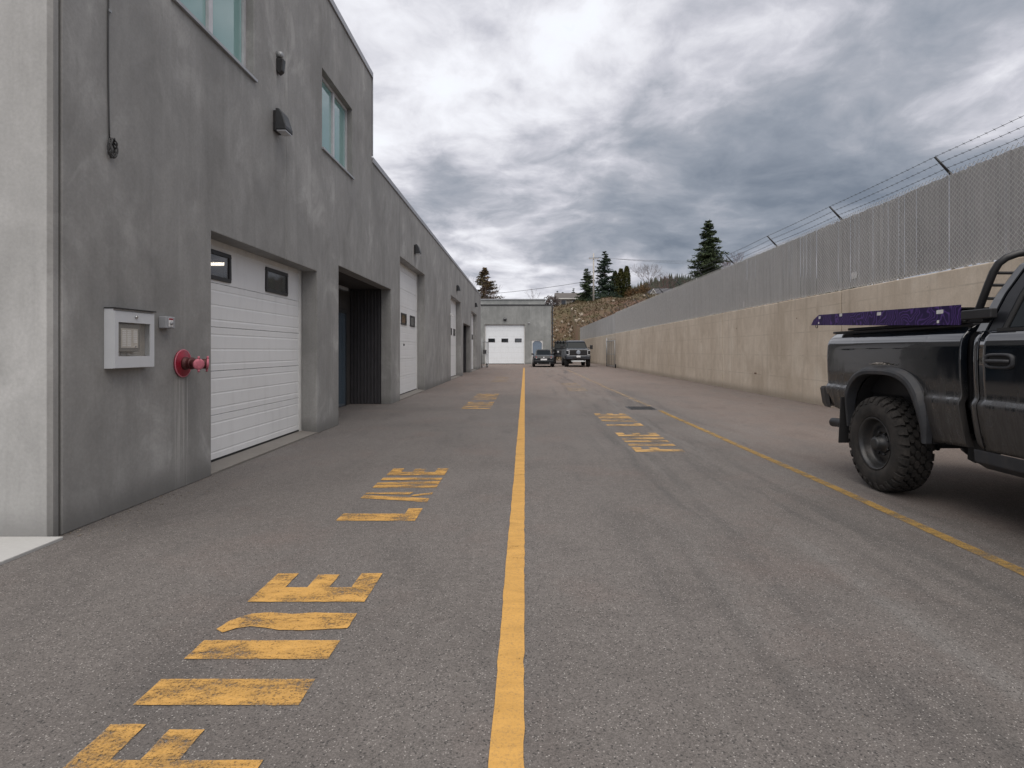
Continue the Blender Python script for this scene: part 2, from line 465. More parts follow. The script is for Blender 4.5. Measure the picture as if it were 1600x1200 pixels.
def leaf(name, c0, c1, scale=0.8):
    m, T, b = mat(name); p = pos(T)
    c = T.mix(T.maprange(T.noise(p, scale, 5, 0.65), 0.3, 0.7), c0, c1)
    T.put(b.inputs['Base Color'], c); b.inputs['Roughness'].default_value = 0.85
    b.inputs['Specular IOR Level'].default_value = 0.2
leaf('fir_needles', (0.024, 0.042, 0.022), (0.075, 0.095, 0.050))
leaf('fir_dark', (0.018, 0.034, 0.026), (0.052, 0.074, 0.048))
leaf('fir_brown', (0.040, 0.048, 0.024), (0.15, 0.10, 0.06), 0.5)
leaf('cedar', (0.022, 0.036, 0.012), (0.10, 0.095, 0.030), 0.5)
leaf('brown_hedge', (0.085, 0.050, 0.025), (0.16, 0.095, 0.045), 0.5)
leaf('grey_bush', (0.10, 0.085, 0.085), (0.19, 0.16, 0.15), 0.7)
leaf('dry_grass', (0.060, 0.055, 0.026), (0.125, 0.085, 0.050), 0.22)
leaf('ridge_trees', (0.020, 0.028, 0.022), (0.050, 0.055, 0.040), 0.03)

def glass(name, col, rough=0.04, spec=0.9, alpha=1.0):
    m, T, b = mat(name)
    b.inputs['Base Color'].default_value = (*col, 1); b.inputs['Roughness'].default_value = rough
    b.inputs['Specular IOR Level'].default_value = spec; b.inputs['Coat Weight'].default_value = 0.6 if spec > 0.5 else 0.0; b.inputs['Coat Roughness'].default_value = 0.02
    b.inputs['Alpha'].default_value = alpha
glass('teal_glass', (0.20, 0.37, 0.36))
glass('door_pane', (0.10, 0.10, 0.105), alpha=0.55)
glass('dark_glass', (0.014, 0.018, 0.022))
glass('entry_glass', (0.075, 0.105, 0.135), 0.1)
glass('car_glass', (0.008, 0.012, 0.015), 0.05, 0.12)
glass('clear_cover', (0.35, 0.35, 0.34), alpha=0.10, spec=0.3)

def hill_mat():
    m, T, b = mat('hill_soil'); p = pos(T)
    n = T.noise(p, 0.16, 6, 0.65, 0.5); f = T.noise(p, 1.6, 6, 0.7); r = T.noise(p, 0.6, 5, 0.7, 0.6)
    c = T.mix(T.maprange(n, 0.35, 0.65), (0.118, 0.064, 0.044), (0.098, 0.080, 0.042))
    c = T.mix(T.math('MULTIPLY', T.maprange(r, 0.52, 0.68), 0.85), c, (0.070, 0.078, 0.034))
    c = T.mix(T.math('MULTIPLY', T.maprange(f, 0.56, 0.72), 0.8), c, (0.055, 0.038, 0.026))
    c = T.mix(T.math('MULTIPLY', T.maprange(f, 0.40, 0.28), 0.7), c, (0.165, 0.118, 0.08))
    T.put(b.inputs['Base Color'], c); b.inputs['Roughness'].default_value = 0.95
    bump(T, b, f, 0.5, 0.15)
hill_mat()

def truck_paint():
    m, T, b = mat('dirty_black_paint'); p = pos(T)
    sp = T.new('ShaderNodeSeparateXYZ'); T.link(p, sp.inputs[0])
    n = T.noise(T.scale(p, (14, 14, 0.9)), 1.5, 7, 0.65)
    s = T.noise(p, 3.2, 5, 0.6)
    low = T.maprange(T.math('ADD', sp.outputs[2], T.math('MULTIPLY', s, 0.5)), 1.55, 0.95, 0.0, 1.0, True)
    d = T.math('MULTIPLY', low, T.maprange(n, 0.34, 0.66, 0.10, 0.60))
    c = T.mix(d, (0.005, 0.007, 0.010), (0.085, 0.075, 0.067))
    T.put(b.inputs['Base Color'], c)
    T.put(b.inputs['Roughness'], T.maprange(d, 0, 0.45, 0.10, 0.55))
    b.inputs['Coat Weight'].default_value = 1.0; b.inputs['Coat IOR'].default_value = 1.75; T.put(b.inputs['Coat Roughness'], T.maprange(d, 0, 0.4, 0.03, 0.5)); T.put(b.inputs['Coat Weight'], T.maprange(d, 0.1, 0.45, 1.0, 0.15))
truck_paint()
simple('flare_plastic', (0.030, 0.032, 0.037), 0.62, var=0.2, vs=6, grime=0.4)
def tyre_mat():
    m, T, b = mat('dusty_tyre'); p = pos(T)
    n = T.noise(p, 9, 6, 0.65)
    T.put(b.inputs['Base Color'], T.mix(T.maprange(n, 0.35, 0.7), (0.014, 0.0135, 0.013), (0.048, 0.042, 0.038)))
    b.inputs['Roughness'].default_value = 0.9; bump(T, b, T.noise(p, 60, 3, 0.6), 0.3, 0.003)
tyre_mat()
simple('steel_rim', (0.055, 0.056, 0.058), 0.4, 0.5, var=0.3, grime=0.3)
def purple():
    m, T, b = mat('purple_swirl'); p = pos(T)
    q = T.vmath('ADD', T.scale(p, (1, 1, 1.6)), T.scale(T.new('ShaderNodeTexNoise').outputs['Color'], (0, 0, 0)))
    wn = T.new('ShaderNodeTexNoise'); T.put(wn.inputs['Vector'], p); wn.inputs['Scale'].default_value = 5; wn.inputs['Detail'].default_value = 2
    q = T.vmath('ADD', p, T.scale(wn.outputs['Color'], (0.5, 0.5, 0.5)))
    wv = T.new('ShaderNodeTexWave', wave_type='RINGS'); T.put(wv.inputs['Vector'], q); wv.inputs['Scale'].default_value = 7; wv.inputs['Distortion'].default_value = 3.5; wv.inputs['Detail'].default_value = 2
    c = T.mix(T.maprange(wv.outputs['Fac'], 0.62, 0.98), (0.024, 0.011, 0.072), (0.105, 0.052, 0.24))
    T.put(b.inputs['Base Color'], c); b.inputs['Roughness'].default_value = 0.35; b.inputs['Metallic'].default_value = 0.3
purple()
def slat_mat():
    m, T, b = mat('slat_plastic'); p = pos(T)
    oi = T.new('ShaderNodeObjectInfo').outputs['Random']
    vor = T.noise(T.scale(p, (0, 9, 0.5)), 1.0, 4, 0.6); n = T.noise(p, 0.8, 5, 0.6)
    k = T.math('MULTIPLY', T.maprange(oi, 0, 1, 0.92, 1.06), T.math('MULTIPLY', T.maprange(vor, 0.3, 0.7, 0.85, 1.12), T.maprange(n, 0.3, 0.7, 0.88, 1.1)))
    g = T.new('ShaderNodeCombineXYZ')
    for i in range(3): T.link(k, g.inputs[i])
    T.put(b.inputs['Base Color'], T.mix(1.0, (0.40, 0.395, 0.39), g.outputs[0], 'MULTIPLY'))
    b.inputs['Roughness'].default_value = 0.6
slat_mat()
simple('slat_pale', (0.62, 0.615, 0.61), 0.6)
simple('fence_wire', (0.62, 0.615, 0.61), 0.5, 0.0)
m, T, b = mat('tube_light')
b.inputs['Base Color'].default_value = (1, 0.95, 0.85, 1); b.inputs['Emission Color'].default_value = (1, 0.9, 0.75, 1); b.inputs['Emission Strength'].default_value = 3.0

# ================================================================== THE SETTING
WX = -3.385        # face of the long building on the left
RX = 7.30          # face of the retaining wall on the right
YEND = 56.6        # face of the building that closes the lane

def sstep(a, b, x):
    t = np.clip((x - a) / (b - a), 0, 1); return t * t * (3 - 2 * t)
rng = np.random.default_rng(5)
def vnoise(x, y, seed=0):
    """smooth value noise, numpy"""
    xi = np.floor(x).astype(int); yi = np.floor(y).astype(int); xf = x - xi; yf = y - yi
    def h(a, b):
        q = np.sin(a * 127.1 + b * 311.7 + seed * 74.7) * 43758.5453
        return q - np.floor(q)
    u = xf * xf * (3 - 2 * xf); v = yf * yf * (3 - 2 * yf)
    return (h(xi, yi) * (1 - u) + h(xi + 1, yi) * u) * (1 - v) + (h(xi, yi + 1) * (1 - u) + h(xi + 1, yi + 1) * u) * v
def ground_z(x, y):
    """natural ground: yard level, the bank behind the end building, the shelf behind the retaining wall"""
    x = np.asarray(x, float); y = np.asarray(y, float)
    n = vnoise(x * 0.35, y * 0.35, 1) * 0.9 + vnoise(x * 1.1, y * 1.1, 2) * 0.35
    crest = 8.4 + 1.9 * sstep(3, 20, x)
    crest = crest - 3.0 * sstep(0, 25, -x)
    bank = crest * sstep(77, 99, y + 2.0 * vnoise(x * 0.2, y * 0.0, 3))
    z = bank + n * sstep(78, 84, y) * (1 - 0.6 * sstep(97, 104, y)) - 0.03
    shelf = 2.5 + (crest - 2.5) * sstep(70, 98, y) + n * 0.3 * sstep(60, 84, y)
    z = np.where((x > 7.55) & (y > -30), np.maximum(z, shelf * sstep(-30, -20, y)), z)
    return z
xs = np.concatenate([np.arange(-1500, -60, 120), np.arange(-60, -4, 4), np.arange(-4, 7.5, 0.7), [7.5, 7.56], np.arange(8.2, 60, 0.9), np.arange(60, 200, 10), np.arange(200, 1501, 130)])
ys = np.concatenate([np.arange(-1200, -40, 120), np.arange(-40, 70, 6), np.arange(70, 125, 0.7), np.arange(125, 300, 12), np.arange(300, 2501, 150)])
GX, GY = np.meshgrid(xs, ys); GZ = ground_z(GX, GY)
nx, ny = len(xs), len(ys)
idx = np.arange(nx * ny).reshape(ny, nx)
fa = np.stack([idx[:-1, :-1], idx[:-1, 1:], idx[1:, 1:], idx[1:, :-1]], -1).reshape(-1, 4)
tag(npmesh('terrain', np.stack([GX, GY, GZ], -1).reshape(-1, 3), fa, M['hill_soil'], smooth=True), kind='structure')

# asphalt yard and lane
q = MB().add([(-40, -45, 0), (RX + 0.1, -45, 0), (RX + 0.1, 77, 0), (-40, 77, 0)], [(0, 1, 2, 3)])
tag(q.build('asphalt_lane', M['asphalt'], fix=False), kind='structure')
# pale walk along the front of the building
q = MB().box(-14, -3.30, 2.0, 4.03, -0.02, 0.022)
tag(q.build('pavement', M['sidewalk_concrete'], bevel=0.006), kind='structure')
# catch basin in the lane
g = root('drain_grate', (2.72, 13.2, 0), 'dark square drain grate set in the asphalt by the right yellow line', 'drain')
MB().box(2.42, 3.02, 12.9, 13.55, -0.02, 0.007).build('frame', M['dark_steel'], g, off=g.location)
for i in range(9):
    x = 2.47 + i * 0.062
    MB().box(x, x + 0.03, 12.95, 13.5, 0.0072, 0.014).build('bar', M['black_rubber'], g, off=g.location)

# far wooded ridge
rx = np.linspace(-150, 900, 130); rows = []
def ridge_h(x): return 12 + 42 * sstep(0, 140, x) * (1 - 0.25 * sstep(170, 420, x)) + 6 * vnoise(x * 0.02, x * 0, 9) + 3 * vnoise(x * 0.07, x * 0, 4)
prof = [(-0.0, 400), (0.3, 440), (0.72, 475), (0.95, 495), (1.0, 510), (0.9, 560), (0.0, 800)]
V = np.array([[(x, y, 5 + ridge_h(x) * f) for x in rx] for f, y in prof]); k = len(rx)
idx = np.arange(V.shape[0] * k).reshape(V.shape[0], k)
fa = np.stack([idx[:-1, :-1], idx[:-1, 1:], idx[1:, 1:], idx[1:, :-1]], -1).reshape(-1, 4)
tag(npmesh('ridge', V.reshape(-1, 3), fa, M['ridge_trees'], smooth=True), kind='structure')
# the ridge's wood: thousands of small spires, one mass
vs = []; fs = []
for i in range(4200):
    x = rng.uniform(40, 420); t = rng.uniform(0.25, 1.0) ** 0.6
    y = np.interp(t, [0, .3, .72, .95, 1.0], [400, 440, 475, 495, 510]); z = 5 + float(ridge_h(np.array(x))) * t
    h = rng.uniform(2.5, 6.5); r = h * rng.uniform(0.14, 0.26); o = len(vs); a0 = rng.uniform(0, 6)
    for a in range(5): vs.append((x + r * math.cos(a0 + a * 1.2566), y + r * math.sin(a0 + a * 1.2566), z - 1))
    vs.append((x + rng.uniform(-.4, .4), y, z + h))
    fs += [(o + a, o + (a + 1) % 5, o + 5) for a in range(5)]
tag(npmesh('ridge_wood', vs, fs, M['ridge_trees']), 'dark distant wood covering the ridge beyond the fence', 'wood', kind='stuff')

# ------------------------------------------------------------------ painted markings
def ragged(p, step=.03, amp=.001):
    out = []
    for i in range(len(p)):
        a, c = Vector((*p[i], 0)), Vector((*p[(i + 1) % len(p)], 0)); d = c - a; n = max(1, int(d.length / step)); nn = Vector((-d.y, d.x, 0)).normalized()
        for k in range(n):
            q_ = a + d * (k / n) + (nn * random.gauss(0, amp) if k else Vector((random.gauss(0, amp), random.gauss(0, amp), 0)))
            out.append((q_.x, q_.y))
    return out
def sheet(polys, z, m, name, parent, off):
    b = MB()
    for i_, p in enumerate(polys):
        # the strokes of one letter lie a hair apart where they meet
        p = ragged(p); z = z + .0004
        b.add([(x, y, z) for x, y in p], [tuple(range(len(p)))])
    o = b.build(name, m, parent, off=off, fix=False)
    for f in o.data.polygons:
        pass
    return o
# letters: u across the lane (0 = letter foot, 1 = letter head, towards the building), v along the lane (0..1)
S = 0.21
LET = {
 'F': [[(0, 0), (1, 0), (1, .52), (0, .52)], [(1, .52), (1, 1), (.80, 1), (.80, .52)], [(.64, .52), (.64, .92), (.44, .92), (.44, .52)]],
 'I': [[(0, .0), (1, .0), (1, 1), (0, 1)]],
 'R': [[(0, 0), (1, 0), (1, .36), (0, .36)], [(1, .60), (.97, .80), (.86, .96), (.70, 1.0), (.52, .95), (.34, .99), (0, .97), (0, .62), (.34, .57), (.52, .58), (.64, .63), (.76, .66), (.86, .62), (.93, .52)]],
 'E': [[(0, 0), (1, 0), (1, .48), (0, .48)], [(1, .48), (1, 1), (.80, 1), (.80, .48)], [(.60, .48), (.60, .95), (.40, .95), (.40, .48)], [(.20, .48), (.20, 1), (0, 1), (0, .48)]],
 'L': [[(0, 0), (1, 0), (1, .56), (0, .56)], [(.19, .56), (.19, 1), (0, 1), (0, .56)]],
 'A': [[(0, 0), (0, .34), (.27, .44), (1, .64), (1, .36), (.30, .14)], [(.30, .50), (.27, .66), (0, .90), (0, .70)], [(.34, .68), (1, .72), (1, .86), (.30, .92)]],
 'N': [[(0, 0), (1, 0), (1, .30), (0, .30)], [(1, .36), (1, .48), (0, .66), (0, .36)], [(0, .74), (1, .74), (1, 1), (0, 1)]],
}
SPOT = {'F': (0.0, 0.37), 'I': (0.48, 0.17), 'R': (0.80, 0.44), 'E': (1.36, 0.385)}
SPOT2 = {'L': (0.0, 0.35), 'A': (0.54, 0.40), 'N': (1.08, 0.43), 'E': (1.63, 0.35)}
def word(txt, spots, x_foot, x_head, y0, m, label, z=0.004):
    g = root('road_lettering', (x_foot, y0, 0), label, 'road marking', 'fire lane lettering on the asphalt')
    for ch in txt:
        v0, wd = spots[ch]
        polys = []
        for p in LET[ch]:
            pts = [(x_foot + (x_head - x_foot) * u, y0 + v0 + wd * v) for u, v in p]
            area = sum(pts[i][0] * pts[(i+1) % len(pts)][1] - pts[(i+1) % len(pts)][0] * pts[i][1] for i in range(len(pts)))
            polys.append(pts if area > 0 else pts[::-1])
        sheet(polys, z, m, 'letter', g, (x_foot, y0, 0))['label'] = 'painted letter ' + ch
    return g
word('FIRE', SPOT, -0.86, -1.49, 1.66, M['yellow_paint'], 'large yellow painted word FIRE at the bottom edge of the photo')
word('LANE', SPOT2, -0.87, -1.50, 4.46, M['yellow_paint'], 'yellow painted word LANE in front of the nearest white garage door')
word('FIRE', SPOT, -0.80, -1.48, 13.05, M['worn_paint'], 'worn yellow word FIRE left of the centre line, beside the dark entry')
word('LANE', SPOT2, -0.80, -1.48, 15.6, M['worn_paint'], 'worn yellow word LANE left of the centre line, beside the tall garage door')
word('FIRE', SPOT, -0.80, -1.48, 24.4, M['old_paint'], 'nearly gone word FIRE left of the centre line, far down the lane')
word('LANE', SPOT2, -0.80, -1.48, 27.0, M['old_paint'], 'nearly gone word LANE left of the centre line, the farthest lettering')
word('FIRE', SPOT, 2.14, 1.48, 7.5, M['worn_paint'], 'worn yellow word FIRE between the centre line and the right yellow line')
word('LANE', SPOT2, 2.14, 1.48, 10.1, M['worn_paint'], 'worn yellow word LANE between the centre line and the drain grate')
word('FIRE', SPOT, 2.14, 1.48, 18.8, M['old_paint'], 'pale dusty remains of the word FIRE beyond the drain grate')
word('LANE', SPOT2, 2.14, 1.48, 21.4, M['old_paint'], 'pale dusty remains of the word LANE far beyond the drain grate')
def strip(xf0, xf1, y0, y1, n, z, m, name, label):
    b = MB(); rows = []
    for i in range(n + 1):
        y = y0 + (y1 - y0) * i / n
        rows.append([(xf0(y), y, z), (xf1(y), y, z)])
    b.grid(rows, smooth=False)
    o = b.build(name, m, fix=False); return tag(o, label, 'road marking')
wob = lambda y, s, a: a * (float(vnoise(np.array(y * 1.3), np.array(0.0), s)) - 0.5) + random.gauss(0, .0016)
strip(lambda y: -0.118 + wob(y, 1, 0.006), lambda y: -0.002 + wob(y, 2, 0.003), -6, 44.5, 700, 0.0044, M['yellow_line_paint'], 'painted_line', 'long solid yellow line running straight down the middle of the lane')
strip(lambda y: 2.98 + wob(y * .4, 4, 0.06), lambda y: 3.08 + wob(y * .4, 4, 0.06), -6, 12.7, 400, 0.0044, M['edge_paint'], 'painted_line', 'dull yellow line left of the parked black pickup')
strip(lambda y: 2.93 + wob(y * .4, 4, 0.08), lambda y: 3.05 + wob(y * .4, 4, 0.09), 13.7, 40, 60, 0.0044, M['old_paint'], 'painted_line', 'faded continuation of the right yellow line beyond the drain')

# ================================================================== LEFT BUILDING
BL = (WX, 4.04, 0)
B = root('concrete_building', BL, 'long grey concrete building with garage doors along the left of the lane', 'building')
HI, LO, STEP = 7.47, 5.61, 12.46
TH = 0.25
A_ = (6.08, 9.18, 2.645); E1 = (10.24, 14.25, 2.90); C_ = (15.28, 19.10, 3.92); D_ = (25.77, 29.80, 3.90); E2 = (30.95, 34.90, 2.88); F_ = (35.76, 39.80, 3.88)
W1 = (5.40, 7.04, 4.76, 6.08); W2 = (9.41, 11.05, 4.76, 6.08)
holes = [(a, b, 0, h) for a, b, h in (A_, E1, C_, D_, E2, F_)] + [W1, W2]
def pierced(ya, yb, top, x0, x1, axis='y', hs=holes):
    """wall slab with rectangular openings: one closed mesh"""
    cy = sorted({ya, yb} | {c for h in hs for c in h[:2] if ya < c < yb}); cz = sorted({0.0, top} | {c for h in hs for c in h[2:] if 0 < c < top and h[0] < yb and h[1] > ya})
    # finer cut lines are not needed: flat faces
    full = lambda i, j: 0 <= i < len(cy) - 1 and 0 <= j < len(cz) - 1 and not any(h[0] <= (cy[i]+cy[i+1])/2 <= h[1] and h[2] <= (cz[j]+cz[j+1])/2 <= h[3] for h in hs)
    P = (lambda x, y, z: (x, y, z)) if axis == 'y' else (lambda x, y, z: (y, x, z))
    b = MB()
    for i in range(len(cy) - 1):
        for j in range(len(cz) - 1):
            if not full(i, j): continue
            a, c, d, e = cy[i], cy[i+1], cz[j], cz[j+1]
            for x in (x0, x1): b.add([P(x, a, d), P(x, c, d), P(x, c, e), P(x, a, e)], [(0, 1, 2, 3)])
            if not full(i-1, j): b.add([P(x0, a, d), P(x1, a, d), P(x1, a, e), P(x0, a, e)], [(0, 1, 2, 3)])
            if not full(i+1, j): b.add([P(x0, c, d), P(x1, c, d), P(x1, c, e), P(x0, c, e)], [(0, 1, 2, 3)])
            if not full(i, j-1): b.add([P(x0, a, d), P(x1, a, d), P(x1, c, d), P(x0, c, d)], [(0, 1, 2, 3)])
            if not full(i, j+1): b.add([P(x0, a, e), P(x1, a, e), P(x1, c, e), P(x0, c, e)], [(0, 1, 2, 3)])
    return b
cuts = [4.115, 7.99, STEP, 15.20, 22.4, 25.70, 33.1, 43.2]
for a, c in zip(cuts[:-1], cuts[1:]):
    top = HI if c <= STEP + .01 else LO
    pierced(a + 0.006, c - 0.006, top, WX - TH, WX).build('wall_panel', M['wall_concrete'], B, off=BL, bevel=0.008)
for c in cuts[1:-1]:
    zb = next((h[3] for h in holes[:6] if h[0] < c < h[1]), 0.0)
    MB().box(WX - 0.03, WX - 0.007, c - 0.0058, c + 0.0058, zb, (HI if c < STEP else LO)).build('joint_sealant', M['joint_sealant'] if c < 8.5 else M['wall_concrete'], B, off=BL)
# front face (faces the camera), with its chamfered corner strip
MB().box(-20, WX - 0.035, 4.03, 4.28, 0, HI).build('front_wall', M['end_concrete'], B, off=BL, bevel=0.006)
MB().prism([(WX - 0.0345, 4.034, 0), (WX - 0.008, 4.052, 0), (WX - 0.008, 4.098, 0), (WX - 0.06, 4.098, 0), (WX - 0.06, 4.034, 0)], (0, 0, HI)).build('corner_strip', M['wall_concrete'], B, off=BL)
MB().box(WX - 0.10, WX - 0.022, 4.0985, 4.1205, 0, HI).build('corner_joint', M['dark_joint'], B, off=BL)
# roofs, rear and far walls
MB().box(-20, WX - TH - .002, 4.285, STEP, 7.0, 7.15).build('roof', M['roof_membrane'], B, off=BL)
MB().box(-20, WX - TH - .002, STEP + 0.255, 42.94, 5.15, 5.3).build('roof', M['roof_membrane'], B, off=BL)
MB().box(-20, WX - TH - .002, STEP + 0.002, STEP + 0.25, 5.0, HI - 0.002).build('step_wall', M['wall_concrete'], B, off=BL)
MB().box(-20, WX - TH - .002, 42.95, 43.2, 0, LO - 0.002).build('end_wall', M['wall_concrete'], B, off=BL)
MB().box(-20.25, -20.002, 4.03, 43.2, 0, LO - 0.002).build('rear_wall', M['wall_concrete'], B, off=BL)
# parapet flashing, one length per panel
for a, c, top in ((4.03, 8.2, HI), (8.205, STEP + 0.02, HI), (STEP + 0.025, 22.4, LO), (22.405, 32.6, LO), (32.605, 43.22, LO)):
    MB().box(WX - TH - 0.02, WX + 0.028, a, c, top + 0.001, top + 0.03).box(WX + 0.003, WX + 0.028, a, c, top - 0.085, top + 0.0008).build('parapet_flashing', M['flashing'], B, off=BL)
MB().box(WX - TH - 0.02, WX + 0.02, STEP + 0.0215, STEP + 0.04, LO + 0.05, HI + 0.03).build('step_flashing', M['flashing'], B, off=BL)
# interior partition walls so that the bays are closed
for a, c in ((4.29, 0), (9.6, 0), (14.6, 0), (19.6, 0), (25.2, 0), (30.3, 0), (35.3, 0), (40.4, 0)):
    MB().box(-12, WX - TH - 0.003, a, a + 0.15, 0.005, 4.9).build('partition', M['interior'], B, off=BL)
MB().box(-12.2, -12.002, 4.29, 42.9, 0.005, 4.9).build('partition', M['interior'], B, off=BL)
MB().box(-12, WX - TH - 0.003, 4.29, 42.9, 4.35, 4.5).build('floor_slab', M['interior'], B, off=BL)

# upper windows
def window(wn):
    y0, y1, z0, z1 = wn; x = WX - 0.10
    f = MB()
    for (a, b, c, d) in ((y0, y1, z0, z0 + .055), (y0, y1, z1 - .055, z1), (y0, y0 + .055, z0 + .055, z1 - .055), (y1 - .055, y1, z0 + .055, z1 - .055)):
        f.box(x - 0.06, x, a + .002, b - .002, c + .002, d - .002)
    w_ = f.build('window', M['window_frame'], B, off=BL)
    ym = (y0 + y1) / 2 + 0.02
    MB().box(x - 0.055, x + 0.006, ym - .04, ym + .04, z0 + .057, z1 - .057).build('mullion', M['window_frame'], w_, off=BL)
    for a, b in ((y0 + .056, ym - .041), (ym + .041, y1 - .056)):
        MB().box(x - 0.040, x - 0.028, a, b, z0 + .056, z1 - .056).build('pane', M['teal_glass'], w_, off=BL)
    s = MB().prism([(x - .02, y0 - .03, z0 + .004), (WX + .035, y0 - .03, z0 - .012), (WX + .035, y0 - .03, z0 - .045), (WX + .003, y0 - .03, z0 - .045), (WX + .003, y0 - .03, z0 - .014), (x - .02, y0 - .03, z0 - .004)], (0, y1 - y0 + .06, 0))
    s.build('sill', M['flashing'], w_, off=BL)
window(W1); window(W2)

# overhead doors
def ribbed(zb, zt, xf, n=3):
    """profile of one door section (x, z): ribs pressed into the face"""
    p = [(xf, zb + .004)]
    for i in range(n):
        z = zb + (zt - zb) * (i + 0.5) / n
        p += [(xf, z - .020), (xf - .003, z - .008), (xf - .003, z + .004), (xf, z + .008)]
    return p + [(xf, zt - .004), (xf - .008, zt), (xf - .045, zt), (xf - .045, zb), (xf - .008, zb)]
def overhead_door(op, wins, zw, label, matn='white_door', zb=0.06, sec=0.52, handle=None, pane='dark_glass'):
    y0, y1, h = op; xf = WX - TH - 0.012
    d = MB().box(xf - .06, xf + .004, y0 - .12, y0 + .07, 0, h + .1).box(xf - .06, xf + .004, y1 - .075, y1 + .12, 0, h + .1).box(xf - .06, xf + .004, y0 + .0702, y1 - .0752, h - .06, h + .1)
    D = d.build('overhead_door', M['door_jamb'], B, off=BL); D['label'] = label
    z = zb + .012
    # sections start from the bottom; the top one is cut to the opening
    while z < h + 0.02:
        zt = min(z + sec, h + 0.05)
        if zt - z < 0.1: break
        pr = ribbed(z, zt - .004, xf - 0.01)
        a_, b_ = y0 + .072, y1 - .077
        if pane == 'door_pane' and z > zw - .45:
            zl, zh = zw - .13, zw + .13; q_ = MB()
            for lo, hi in ((z, zl), (zh, zt - .004)):
                if hi - lo > .02: q_.box(xf - .055, xf - .01, a_, b_, lo, hi)
            ws = [a_] + [v for yc in sorted(wins) for v in (yc - .315, yc + .315)] + [b_]
            for k in range(0, len(ws), 2): q_.box(xf - .055, xf - .01, ws[k], ws[k + 1], zl, zh)
            q_.build('door_section', M[matn], D, off=BL)
        else:
            MB().prism([(x, a_, zz) for x, zz in pr], (0, b_ - a_, 0)).build('door_section', M[matn], D, off=BL)
        z = zt
    MB().box(xf - .055, xf - .004, y0 + .072, y1 - .077, zb - .02, zb + .011).build('bottom_seal', M['black_rubber'], D, off=BL)
    for yc in wins:
        f = MB(); a, b, c, e = yc - .36, yc + .36, zw - .175, zw + .175; t = .045; x0, x1 = xf - .0098, xf + .012
        f.box(x0, x1, a, b, c, c + t).box(x0, x1, a, b, e - t, e).box(x0, x1, a, a + t, c + t, e - t).box(x0, x1, b - t, b, c + t, e - t)
        f.build('window_frame', M['black_plastic'], D, off=BL, bevel=0.005)
        MB().box(xf - .0095, xf - .003, a + t, b - t, c + t, e - t).build('pane', M[pane], D, off=BL)
    if handle:
        MB().lathe((xf - .01, handle[0], handle[1]), (1, 0, 0), [(0, .035), (.02, .035), (.03, .02), (.035, 0.0)], 14).build('lock', M['dark_steel'], D, off=BL)
    # concrete threshold, sloped towards the lane
    MB().prism([(WX - TH - .15, y0 + .002, -.02), (WX + .0, y0 + .002, -.02), (WX + .0, y0 + .002, .022), (WX - TH - .02, y0 + .002, .05), (WX - TH - .15, y0 + .002, .05)], (0, y1 - y0 - .004, 0)).build('threshold', M['sill_concrete'], D, off=BL)
    return D
overhead_door(A_, (6.62, 8.29), 2.36, 'white sectional garage door nearest the camera with two windows at the top', pane='door_pane')
overhead_door(C_, (15.70, 16.98, 18.28), 2.30, 'tall white sectional door past the dark entry', handle=(17.0, 1.53))
overhead_door(D_, (26.40, 27.78, 29.14), 2.30, 'tall white sectional door in the middle of the long wall')
overhead_door(F_, (36.4, 37.78, 39.14), 2.30, 'last tall white sectional door of the long wall')

# recessed entries
def entry(op, label):
    y0, y1, h = op; xb = WX - 1.04
    back = MB().box(xb - .1, xb, y0 - .3, y1 + .3, 0, h + .2).build('entry_recess', M['dark_soffit'], B, off=BL); back['label'] = label
    MB().box(xb, WX - TH - .003, y0 - .2, y1 + .2, h + .002, h + .1).build('soffit', M['dark_soffit'], back, off=BL)
    # corrugated cladding on the far cheek, each rib proud of the sheet
    yf = y1 + .004
    MB().box(xb + .001, WX - TH - .003, yf + .03, yf + .12, .0, h).build('cladding_sheet', M['dark_cladding'], back, off=BL)
    n = 9; wd = (TH and (WX - TH - .004) - (xb + .004)) / n
    for i in range(n):
        x = xb + .004 + i * wd
        MB().prism([(x + wd * .12, yf + .0298, .012), (x + wd * .24, yf - .006, .012), (x + wd * .66, yf - .006, .012), (x + wd * .78, yf + .0298, .012)], (0, 0, h - .03)).build('cladding_rib', M['dark_cladding'], back, off=BL)
    MB().box(xb + .001, WX - TH - .003, y0 - .12, y0 - .004, .0, h).build('near_cheek', M['dark_soffit'], back, off=BL)
    # glazed door on the back wall
    a, b_ = y1 - 1.36, y1 - .40
    f = MB().box(xb + .001, xb + .05, a, a + .07, .01, 2.34).box(xb + .001, xb + .05, b_ - .07, b_, .01, 2.34).box(xb + .001, xb + .05, a + .07, b_ - .07, 2.26, 2.34)
    f.build('door_frame', M['dark_flashing'], back, off=BL)
    MB().box(xb + .001, xb + .035, a + .0705, b_ - .0705, .02, 2.259).build('door_leaf', M['entry_glass'], back, off=BL)
    MB().tube([(xb + .036, a + .16, 1.0), (xb + .085, a + .16, 1.0), (xb + .085, a + .16, 1.35), (xb + .036, a + .16, 1.35)], .012, 6).build('pull_handle', M['steel_galv'], back, off=BL)
    MB().box(WX - .80, WX - .70, y0 + .5, y0 + 2.8, h - .17, h - .10).build('soffit_rail', M['steel_galv'], back, off=BL)
entry(E1, 'dark recessed entry with ribbed cladding beside the nearest garage door')
entry(E2, 'far dark recessed entry between the two farthest garage doors')

